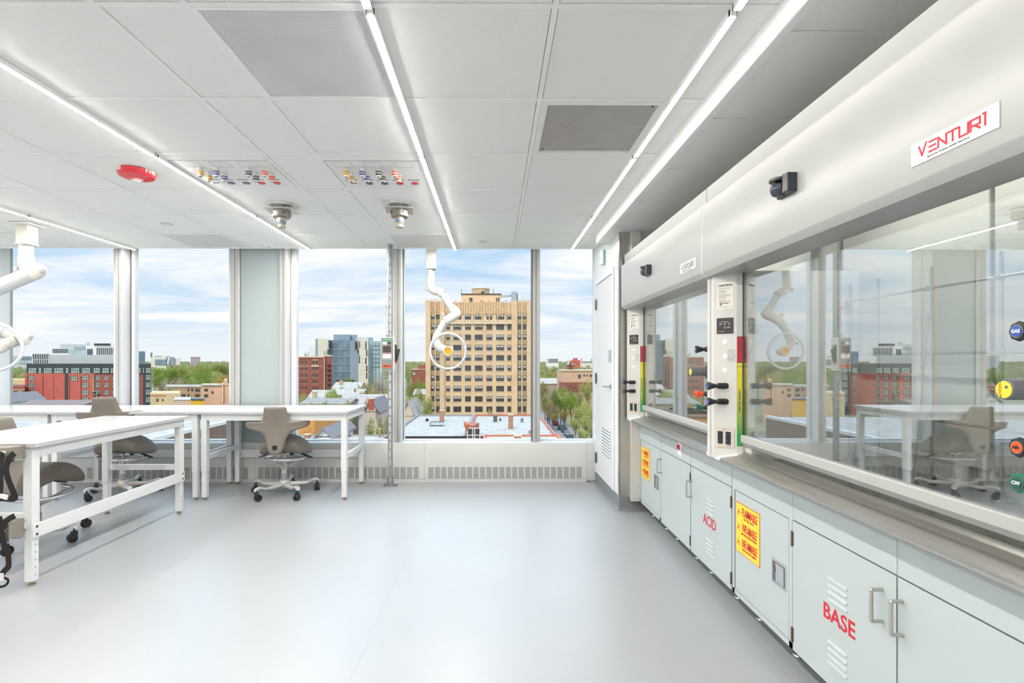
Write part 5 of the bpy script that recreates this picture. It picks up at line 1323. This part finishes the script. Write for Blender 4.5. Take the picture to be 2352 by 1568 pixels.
xl, xr = WZ(957, 956, zr).x, WZ(1240, 955, zr).x; yfar, ynear = WZ(1100, 955, zr).y, WZ(1100, 1004, zr).y
xm = WZ(1084, 970, zr).x
ra = flatroof('row_house', 'white roofed row house in front of the tan tower, left half with skylight', xl, xm, ynear+1, yfar, zr, redb, roofw)
rb = flatroof('row_house', 'white roofed row house in front of the tan tower, right half with tall chimney', xm+.05, xr, ynear+1, yfar, zr-.02, redb, roofw, pm_=brick('brick parapet', (206,132,110), (196,120,100), (190,130,112), 1.5))
t = rb
bay = thing('brick_bay', 'brick stair bay with terracotta edge rising between the two white roofs', 'bay', (WZ(1083, 1004, zr).x, ynear, GZ))
q0, q1 = WZ(1066, 1004, zr).x, WZ(1099, 1004, zr).x; zt = W(1083, 976, ynear).z; h2 = (q1-q0)*.28
MB().prism([(q0, ynear+3), (q0+h2, ynear-.5), (q1-h2, ynear-.5), (q1, ynear+3)], GZ, zt, 'Z').build('wall', brick('orange brick', (196,128,100), (180,108,84), (186,124,104), 1.6), bay)
MB().prism([(q0-.25, ynear+3.2), (q0+h2-.15, ynear-.75), (q0+h2+.2, ynear-.3), (q0+.3, ynear+3.2)], zt-.6, zt+.15, 'Z').build('coping', terr, bay)
for u in (1082, 1094): place_win('w', dict(w=1.2, h=2.2, cols=1, rows=2, fm=whiteb, gm=dgl, b=.14), bay, W(u, 1000, ynear-.5).x, W(u, 999, ynear-.5).z, ynear-.5)
brr = brick('old orange brick', (192,150,124), (172,120,98), (186,150,128), 1.8)
chimney(1015, 968, 943, zr, 10, brr, 'square brick chimney on the left white roof before the tan tower')
chimney(1173, 984, 953, zr, 11, brr, 'tall brick chimney on the right white roof before the tan tower')
def vent(u, vb, vt, wpx, m, label, n=12):
    p = WZ(u, vb, zr); w = wpx*p.y/FPX/2; h = (vb-vt)*p.y/FPX
    o = MB().lathe([(w,0),(w,h*.8),(w*1.15,h*.82),(w*1.0,h),(w*.2,h*1.05)], (p.x, p.y, zr), n=n).build('roof_vent', m, smooth=40); tag(o, label, 'roof vent')
vent(1137.5, 968, 954, 9, M('dark vent', (96,104,96), .6), 'dark round roof vent on the right white roof')
vent(1199, 969, 960, 7, M('grey vent', (140,142,144), .6), 'short grey roof vent right of the tall brick chimney')
vent(981, 967, 961, 7, frd, 'small black roof unit at the left of the white roofs', 4)
vent(1149, 966, 960, 4, frb, 'thin brown vent pipe beside the dark round vent')
vent(1217, 996, 988, 6, brr, 'stubby vent near the right parapet of the white roofs', 6)
p = WZ(1003, 978, zr); t = thing('skylight', 'ridged glass skylight on the left white roof', 'skylight', (p.x, p.y, zr))
w2 = 15*p.y/FPX; MB().prism([(p.y-.6, 0), (p.y+1.4, 0), (p.y+1.0, .7), (p.y+.2, .75)], p.x-w2, p.x+w2, 'X').build('body', M('skylight rust', (120,92,76), .7), t)
t.children  # keep
for k in range(7): MB().obox((p.x-w2+.3+k*w2*.29, p.y-.25, zr+.42), .16, .32, .02, Vector((1,0,0)), Vector((0,.72,.69)), Vector((0,-.69,.72))).build('pane', glp, t)
for ch in t.children:
    if ch.name.startswith('body'):
        for v in ch.data.vertices: v.co.z += zr - 0 if False else 0
for o in list(COL.objects):
    if o.parent is t and o.name.startswith('body'):
        for v in o.data.vertices: v.co.z += zr
p0, p1 = WZ(1110, 1003, -8.2), WZ(1283, 1001, -8.2)
flatroof('low_annex', 'low white roofed annex with terracotta rim just outside the tower window', p0.x, p1.x, 52, p1.y, -8.2, redb, roofw, .18, terr)
chimney(1189, 1010, 1001, -8.2, 15, brr, 'stub of a brick chimney on the low white annex')
# gravel walled building under the left benches
gx, gy0, gy1 = W(430, 988, 39).x, 20.0, 49.0
t = thing('gravel_building', 'white flat roofed building with a brown rubble side wall seen under the benches', 'building', ((gx-60)/2, 35, GZ))
B(gx-60, gx, gy0, gy1, GZ, -4.05).build('wall', roofb, t); B(gx-60, gx-.3, gy0, gy1-.2, -4.05, -3.99).build('roof', roofw, t)
B(gx-.32, gx+.06, gy0, gy1, -4.1, -3.85).build('coping', whiteb, t)
# gabled houses
def house(label, u0, u1, ve, vr, Y, dep, wm, rm, axis='X', group=None):
    a, b = W(u0, ve, Y), W(u1, ve, Y); ze = a.z; zr_ = W(u0, vr, Y+dep/2 if axis == 'X' else Y).z
    t = thing('gabled_house', label, 'house', ((a.x+b.x)/2, Y+dep/2, GZ), group=group)
    B(a.x, b.x, Y, Y+dep, GZ, ze).build('wall', wm, t)
    e = .4
    if axis == 'X':   # ridge runs left-right, slope towards the viewer
        ym = Y+dep/2
        MB().prism([(Y-e, ze-.1), (ym, zr_), (Y+dep+e, ze-.1), (Y+dep+e, ze-.35), (ym, zr_-.3), (Y-e, ze-.35)], a.x-e, b.x+e, 'X').build('roof', rm, t)
        MB().prism([(Y, ze), (Y+dep, ze), (ym, zr_-.3)], a.x, b.x, 'X').build('gable', wm, t)
    else:
        xm_ = (a.x+b.x)/2
        MB().prism([(a.x-e, ze-.2), (xm_, zr_+.15), (b.x+e, ze-.2), (b.x+e, ze-.45), (xm_, zr_-.12), (a.x-e, ze-.45)], Y-e, Y+dep+e, 'Y').build('roof', rm, t)
        MB().prism([(a.x, ze-.1), (b.x, ze-.1), (xm_, zr_-.1)], Y, Y+dep, 'Y').build('gable', wm, t)
    return t
orw = M('orange stucco', (236,178,104), .8, var=.06); roofd = M('slate roof', (146,144,146), .9, var=.12, vs=2.0); wsh = M('white siding', (236,234,230), .7, var=.03)
house('orange stucco house under the bench top, left of the upright stool back', 655, 722, 952, 946, 85, 12, orw, roofd)
house('small white gabled house below the bench right of the stool back', 727, 760, 1002, 984, 64, 10, wsh, roofd, 'Y')
h = house('pale house with grey shingles by the red chimney, right of the bench end', 836, 868, 945, 918, 100, 12, M('grey shingle', (214,210,204), .8, var=.08), roofd, 'Y')
house('grey gabled house corner at the lower left edge of the windows', -14, 26, 922, 904, 140, 10, wsh, roofd, 'Y')
house('long low brown roof at the bottom of the leftmost window', 12, 165, 936, 918, 110, 14, M('brown wall', (150,128,118), .8), M('brown roof', (150,130,126), .85, var=.1, vs=1.5))
for i, (u0, u1, ve, vr, Y_, d_, pos) in enumerate(((706, 750, 915, 895, 165, 12, 'left of three below the brick house'), (756, 800, 906, 893, 175, 12, 'middle of three below the brick house'), (784, 824, 917, 893, 150, 14, 'right of three below the brick house'),
        (762, 824, 893, 877, 215, 14, 'wide one directly before the glass towers'), (690, 800, 926, 914, 130, 12, 'long one just above the bench top'), (810, 880, 930, 905, 135, 12, 'one behind the yellowish tree'), (950, 985, 905, 893, 210, 12, 'one left of the tan tower'), (1240, 1300, 880, 868, 240, 12, 'one in the rightmost window left of the warehouse'))):
    house('white roofed house, ' + pos, u0, u1, ve, vr, Y_, d_, M('grey house wall', (176,164,156), .8, var=.06), roofw if i != 4 else roofg, group='white roofed houses outside')
house('cream gabled house partly hidden by the tree left of the white roofs', 922, 952, 955, 922, 115, 14, M('cream siding', (232,220,198), .8), roofw, 'Y')
chimney(853, 938, 916, W(853, 938, 98).z, 10, M('bright red brick', (190,96,84), .8, var=.06), 'red brick chimney with pale cap right of the bench end')
chimney(722.5, 918, 900, W(722, 918, 150).z, 8, cbr, 'cream brick chimney among the white roofs above the bench')
chimney(784, 883, 874, W(784, 883, 210).z, 7, peach, 'small peach chimney before the glass towers')
chimney(815, 898, 892, W(815, 898, 150).z, 4, brr, 'thin brown chimney on the right white house roof')
fz = -9.0; p0, p1 = WZ(690, 1001, fz), WZ(893, 1000, fz)
flatroof('low_flat_building', 'low white flat roof along the bottom of the third window', p0.x-6, p1.x, 50, p0.y, fz, redb, roofw, .2)
for (u, vb, vt, w_, lb) in ((706, 1006, 998, 12, 'squat brick chimney on the low flat roof, behind the stool'), (770, 1004, 994, 8, 'pale chimney on the low flat roof, right of the small white gable'), (872, 1004, 985, 5, 'slim brick pier on the low flat roof near the strut post')):
    chimney(u, vb, vt, fz, w_, brr, lb)

# ------------------------------------------------------------------ trees
def leaf_mat(name, c, c2):
    m = bpy.data.materials.new(name); t = NT(m)
    oi = t.n('ShaderNodeObjectInfo').outputs['Random']; pos = t.n('ShaderNodeNewGeometry').outputs['Position']
    nz = t.n('ShaderNodeTexNoise', Vector=pos, Scale=.6, Detail=4.0).outputs[0]
    k = t.math('ADD', t.math('MULTIPLY', oi, .35), t.n('ShaderNodeMapRange', i0=nz, i1=.35, i2=.65, i3=0.0, i4=.65).outputs[0])
    col = t.mix(k, lin(c), lin(c2))
    d = t.n('ShaderNodeBsdfDiffuse', Color=col); tr = t.n('ShaderNodeBsdfTranslucent', Color=col)
    t.out(t.n('ShaderNodeMixShader', i0=.35, i1=d.outputs[0], i2=tr.outputs[0]).outputs[0]); return m
LEAF = {'green': leaf_mat('fresh green leaves', (132,160,72), (166,184,98)), 'light': leaf_mat('pale green leaves', (176,184,108), (200,204,138)), 'olive': leaf_mat('olive leaves', (160,164,96), (188,184,122)),
        'yellow': leaf_mat('yellowish leaves', (196,180,96), (206,176,104)), 'bare': leaf_mat('tan twigs', (186,166,136), (204,186,156))}
bark = M('grey brown bark', (128,112,98), .9, var=.15, vs=3.0)
def crown_mesh(seed, kind, n=1500):
    r = random.Random(seed); blobs = []
    for k in range(13):
        a = r.uniform(0, 2*PI); rr = r.uniform(0, .30); z = r.uniform(.42, .84)
        blobs.append((Vector((rr*math.cos(a), rr*math.sin(a), z)), r.uniform(.12, .22)))
    blobs.append((Vector((0,0,.72)), .25)); V = []; F = []
    for i in range(n):
        c, R_ = r.choice(blobs); d = Vector((r.gauss(0,1), r.gauss(0,1), r.gauss(0,1))).normalized()
        p = c + Vector((d.x, d.y, d.z*.8))*R_*(r.uniform(.6, 1.05)); s = r.uniform(.010, .024) if kind != 'bare' else r.uniform(.006, .013)
        a = Vector((r.gauss(0,1), r.gauss(0,1), r.gauss(0,1))).normalized(); b = a.orthogonal().normalized(); c2 = a.cross(b)
        k = len(V); V += [p + b*s, p + c2*s*.8, p - b*s, p - c2*s*.8]; F.append((k, k+1, k+2, k+3))
    me = bpy.data.meshes.new('crown'); me.from_pydata([tuple(v) for v in V], [], F); me.materials.append(LEAF[kind]); return me
def trunk_mesh(seed, many):
    r = random.Random(seed+50); mb = MB(); mb.tube([(0,0,-.02),(.006,.004,.2),(0,.01,.42),(.01,0,.62)], [.024,.018,.013,.006], 7)
    for k in range(26 if many else 9):
        a = r.uniform(0, 2*PI); z = r.uniform(.22, .5); L = r.uniform(.2, .42); e = Vector((math.cos(a)*L*.8, math.sin(a)*L*.8, z+L*r.uniform(.6, 1.1)))
        m_ = Vector((math.cos(a)*L*.3, math.sin(a)*L*.3, z+L*.42)); mb.tube([(0,0,z), m_, e], [.009,.006,.0022], 5)
        for q in range(3 if many else 1):
            f = r.uniform(.4, .9); st = m_.lerp(e, f); dd = Vector((r.gauss(0,1), r.gauss(0,1), abs(r.gauss(0,1))+.5)).normalized()*r.uniform(.08, .18); mb.tube([st, st+dd], [.0035,.0012], 4)
    return mb.mesh('trunk', bark)
TM = {}
def tree(u, vt, Y, wpx, kind, label, group):
    p = W(u, vt, Y); h = max(4.0, (p.z - GZ)/.98); w = wpx*Y/FPX
    sd = random.randrange(3); key = (sd, kind)
    if key not in TM: TM[key] = (crown_mesh(sd*17+3, kind, 1500 if kind != 'bare' else 1100), trunk_mesh(sd, kind in ('bare', 'yellow', 'light')))
    t = thing('tree', label, 'tree', (p.x, p.y, GZ), random.uniform(0, 6), group, local=True)
    t.scale = (w/.9, w/.9, h)
    for nm, me in (('crown', TM[key][0]), ('trunk', TM[key][1])):
        o = bpy.data.objects.new(nm, me); COL.objects.link(o); o.parent = t
def grove(label, group, lst):
    for a in lst: tree(*a, label, group)
grove('olive or green tree in the wood along the top of the second window', 'trees in the second window', [(356,846,330,30,'olive'),(368,842,330,44,'green'),(388,838,330,44,'green'),(407,838,335,44,'green'),(424,836,330,40,'olive'),(440,834,330,46,'olive'),(458,826,320,56,'olive'),(478,832,330,50,'green'),(492,828,320,52,'olive'),(508,830,320,48,'light'),(524,828,320,48,'olive'),(366,852,280,34,'green'),(430,848,270,46,'green'),(455,846,260,52,'green'),(480,842,255,54,'green'),(500,848,250,48,'light'),(520,852,245,46,'yellow'),(470,860,235,40,'green'),(446,862,238,40,'light'),(495,862,232,40,'yellow'),(540,830,320,50,'olive'),(555,836,300,50,'green')])
grove('bare tan tree in front of the tan terrace in the second window', 'bare trees in the second window', [(370,868,215,30,'bare'),(378,864,210,42,'bare'),(400,858,215,50,'bare'),(424,862,212,46,'bare'),(388,880,205,36,'bare'),(366,886,200,30,'bare')])
grove('green tree behind the houses left of the red apartment block', 'trees at the left window edge', [(8,850,330,50,'green'),(30,848,330,50,'olive'),(50,856,320,40,'olive'),(-20,848,330,60,'green'),(20,858,290,44,'olive'),(44,864,270,34,'light')])
grove('fresh green tree among the white roofs below the dark brick house', 'trees in the third window', [(690,906,150,34,'light'),(735,908,140,34,'light'),(745,914,120,30,'green'),(825,880,200,28,'light'),(841,872,205,26,'green'),(780,900,142,28,'light'),(800,862,225,26,'green'),(817,868,222,20,'green'),(757,881,160,40,'light'),(770,893,150,34,'light'),(785,884,190,26,'green'),(698,898,165,34,'light'),(750,900,150,36,'light'),(712,906,160,26,'green')])
grove('bare tan tree before the glass towers in the third window', 'bare trees in the third window', [(864,852,195,46,'bare'),(880,846,200,40,'bare'),(850,868,190,38,'bare'),(890,862,190,34,'bare')])
grove('yellowish budding tree above the bench end', 'yellowish trees in the third window', [(800,912,125,34,'yellow'),(770,915,120,30,'bare'),(868,905,115,44,'light'),(848,908,118,30,'yellow'),(895,900,120,34,'light'),(720,912,120,30,'yellow'),(856,886,150,50,'yellow'),(832,894,150,36,'yellow'),(884,892,145,36,'yellow'),(815,905,140,30,'yellow')])
grove('dense green tree right of the bench end, before the strut post', 'green trees by the bench end', [(852,950,88,34,'green'),(872,946,86,34,'green'),(890,938,90,32,'green'),(880,910,120,32,'light')])
grove('dark branched tree seen under the bench, right of the stool back', 'branched trees under the bench', [(745,950,92,50,'light'),(772,948,90,48,'bare'),(790,955,88,40,'green'),(728,956,90,30,'bare'),(702,958,84,30,'bare')])
grove('green tree left of the tan tower', 'trees left of the tan tower', [(942,868,230,34,'olive'),(960,866,230,36,'green'),(938,838,330,24,'olive'),(950,862,260,26,'bare'),(975,872,225,24,'green'),(950,900,125,52,'light'),(980,896,122,36,'light'),(938,896,130,30,'green'),(962,884,180,40,'olive')])
tree(1128, 928, 118, 20, 'light', 'small bright budding tree rising behind the white roofs, before the tower', None)
tree(1150, 940, 118, 16, 'light', 'smaller of the two budding trees behind the white roofs before the tower', None)
tree(1093, 950, 116, 14, 'green', 'low green bush between the two white roofs', None)
grove('olive tree far off below the horizon in the rightmost window', 'far trees in the rightmost window', [(1250,836,420,34,'olive'),(1268,838,400,40,'olive'),(1288,840,380,44,'olive'),(1262,846,330,44,'olive'),(1282,850,310,44,'olive'),(1250,856,300,40,'olive'),(1330,840,420,40,'olive'),(1350,842,400,40,'olive'),(1366,842,400,36,'olive'),(1268,862,260,40,'olive'),(1246,872,240,36,'olive')])
grove('vivid green tree in the middle of the rightmost window', 'green trees in the rightmost window', [(1288,884,190,46,'green'),(1312,894,182,46,'green'),(1298,902,178,42,'green'),(1275,890,195,34,'green'),(1326,904,185,36,'green')])
grove('pale green tree at the lower right of the rightmost window', 'pale trees in the rightmost window', [(1346,918,158,50,'light'),(1330,928,154,44,'light'),(1358,930,150,44,'light'),(1322,956,146,38,'light'),(1346,950,140,46,'light'),(1362,960,136,36,'light'),(1340,980,128,40,'light'),(1350,870,210,40,'light')])
grove('brownish budding tree lining the street in the rightmost window', 'brown trees in the rightmost window', [(1262,918,190,40,'yellow'),(1280,926,185,40,'bare'),(1258,936,180,34,'bare'),(1296,940,178,34,'yellow'),(1270,945,176,34,'yellow'),(1252,902,200,30,'olive'),(1310,868,220,42,'bare'),(1330,872,215,34,'bare')])
# distant woods
r = random.Random(5); V = []; F = []
for i in range(26000):
    Y = 380*(9.0**(r.random()**1.3)); x = r.uniform(-1.5, .45)*Y
    if -.80*Y < x < -.69*Y and Y < 420: continue
    top = r.uniform(9, 17); p = Vector((x, Y, GZ + top)); s = r.uniform(.8, 1.9)*(Y/500)**.6
    a = Vector((r.gauss(0,1), r.gauss(0,1)-1.0, r.gauss(0,1))).normalized(); b = a.orthogonal().normalized(); c2 = a.cross(b); k = len(V)
    V += [p+b*s*1.4, p+c2*s, p-b*s*1.4, p-c2*s]; F.append((k, k+1, k+2, k+3))
me = bpy.data.meshes.new('distant_woods'); me.from_pydata([tuple(v) for v in V], [], F); me.materials.append(leaf_mat('distant leaves', (150,156,108), (176,176,136)))
o = bpy.data.objects.new('distant_woods', me); COL.objects.link(o); tag(o, 'hazy olive woods stretching to the horizon', 'woods', kind='stuff')
# ground and street
def ground_mat():
    m = bpy.data.materials.new('city ground'); t = NT(m); pos = t.n('ShaderNodeNewGeometry').outputs['Position']
    n1 = t.n('ShaderNodeTexNoise', Vector=pos, Scale=.035, Detail=6.0).outputs[0]; n2 = t.n('ShaderNodeTexNoise', Vector=pos, Scale=.5, Detail=4.0).outputs[0]
    c = t.mix(t.n('ShaderNodeMapRange', i0=n1, i1=.42, i2=.58).outputs[0], lin((148,152,104)), lin((176,170,156)))
    c = t.mix(t.math('MULTIPLY', n2, .5), c, lin((126,132,92)))
    p = t.n('ShaderNodeBsdfPrincipled', Base_Color=c, Roughness=.95); t.out(p.outputs[0]); return m
struct(MB().add([(-4500,-60,GZ),(2500,-60,GZ),(2500,5000,GZ),(-4500,5000,GZ)], [(0,1,2,3)]).build('ground', ground_mat()))
sx0, sx1 = 17.0, 27.0
struct(B(sx0, sx1, 40, 420, GZ-.1, GZ+.03).build('street', asph))
def car(x, y, m, label):
    t = thing('parked_car', label, 'car', (x, y, GZ+.03), 0, 'cars parked on the street', local=True)
    pr = [(-2.25,.35),(-2.2,.75),(-1.3,.92),(-.75,1.42),(.9,1.45),(1.6,.98),(2.2,.88),(2.28,.4)]
    MB().prism(pr, -.88, .88, 'X').build('body', m, t, bevel=.08)
    mb = MB(); mb.prism([(-1.2,.95),(-.72,1.36),(.86,1.39),(1.45,.98)], -.892, .892, 'X'); mb.build('side_glass', dgl, t)
    for sx in (-.82, .82):
        for sy in (-1.4, 1.4): MB().lathe([(.33,-.1),(.33,.1)], (sx, sy, .33), (1,0,0), n=16).build('wheel', blk, t)
for i, (u, v, m, lb) in enumerate(((1288, 984, charc, 'dark parked car farthest up the street'), (1296, 990, M('car blue black', (52,58,70), .3), 'dark parked car third from the bottom of the window'), (1303, 998, M('car grey', (120,124,130), .3), 'grey parked car second from the bottom of the window'), (1310, 1006, charc, 'dark parked car nearest the bottom of the window'), (1276, 974, M('car red', (150,46,44), .3), 'red car half hidden by the brown street trees'))):
    p = WZ(u, v, GZ+.3); car(p.x, p.y, m, lb)

# ------------------------------------------------------------------ sky, sun, view
lin = _lin
wd = bpy.data.worlds.new('sky'); SC.world = wd; wd.use_nodes = True; nt = wd.node_tree; nt.nodes.clear()
class WT(NT):
    def __init__(s, w): s.nt = w.node_tree
t = WT(wd)
d = t.n('ShaderNodeTexCoord').outputs['Generated']; xyz = t.n('ShaderNodeSeparateXYZ', i0=d)
zc = t.math('MAXIMUM', xyz.outputs[2], 0.0)
den = t.math('ADD', zc, .09)
cp = t.n('ShaderNodeCombineXYZ', i0=t.math('DIVIDE', xyz.outputs[0], den), i1=t.math('DIVIDE', xyz.outputs[1], den))
mp = t.n('ShaderNodeMapping', i0=cp.outputs[0], Scale=(.42, .75, 1), Rotation=(0, 0, .35), Location=(1.7, .6, 0))
n1 = t.n('ShaderNodeTexNoise', Vector=mp.outputs[0], Scale=1.0, Detail=9.0, Roughness=.62); n1.inputs['Distortion'].default_value = .5
n2 = t.n('ShaderNodeTexNoise', Vector=mp.outputs[0], Scale=.35, Detail=3.0)
cl = t.math('ADD', t.math('MULTIPLY', n1.outputs[0], .7), t.math('MULTIPLY', n2.outputs[0], .3))
cov = t.n('ShaderNodeMapRange', i0=cl, i1=.43, i2=.565); 
base = t.mix(t.n('ShaderNodeMapRange', i0=zc, i1=0.0, i2=.22).outputs[0], lin((228,239,248)), lin((172,211,244)))
skyc = t.mix(cov.outputs[0], base, (1.0, 1.0, 1.0))
hz = t.n('ShaderNodeMapRange', i0=zc, i1=0.0, i2=.07)
skyc = t.mix(hz.outputs[0], lin((238,244,248)), skyc)
hz2 = t.math('MULTIPLY', t.n('ShaderNodeMapRange', i0=zc, i1=.24, i2=.42).outputs[0], t.n('ShaderNodeMapRange', i0=xyz.outputs[1], i1=.1, i2=.6).outputs[0])  # brighter sky patch ahead, above the view, added to light the room
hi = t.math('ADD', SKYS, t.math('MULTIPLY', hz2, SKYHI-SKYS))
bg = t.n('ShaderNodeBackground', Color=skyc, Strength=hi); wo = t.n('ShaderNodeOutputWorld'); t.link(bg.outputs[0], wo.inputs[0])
sd = bpy.data.lights.new('sun', 'SUN'); sd.energy = SUNE; sd.angle = math.radians(.6); sd.color = (1.0, .95, .87)
so = bpy.data.objects.new('sun', sd); COL.objects.link(so)
so.rotation_euler = Vector((.30, .62, -.72)).to_track_quat('-Z', 'Y').to_euler()
vs = SC.view_settings; vs.view_transform = 'Standard'; vs.look = 'None'; vs.exposure = EXPO; vs.gamma = 1.0; vs.use_curve_mapping = False
cy = SC.cycles
cy.use_denoising = True
cy.max_bounces = 14; cy.diffuse_bounces = 6; cy.glossy_bounces = 5; cy.transmission_bounces = 8; cy.transparent_max_bounces = 24
cy.caustics_reflective = False; cy.caustics_refractive = False; cy.sample_clamp_indirect = 6.0
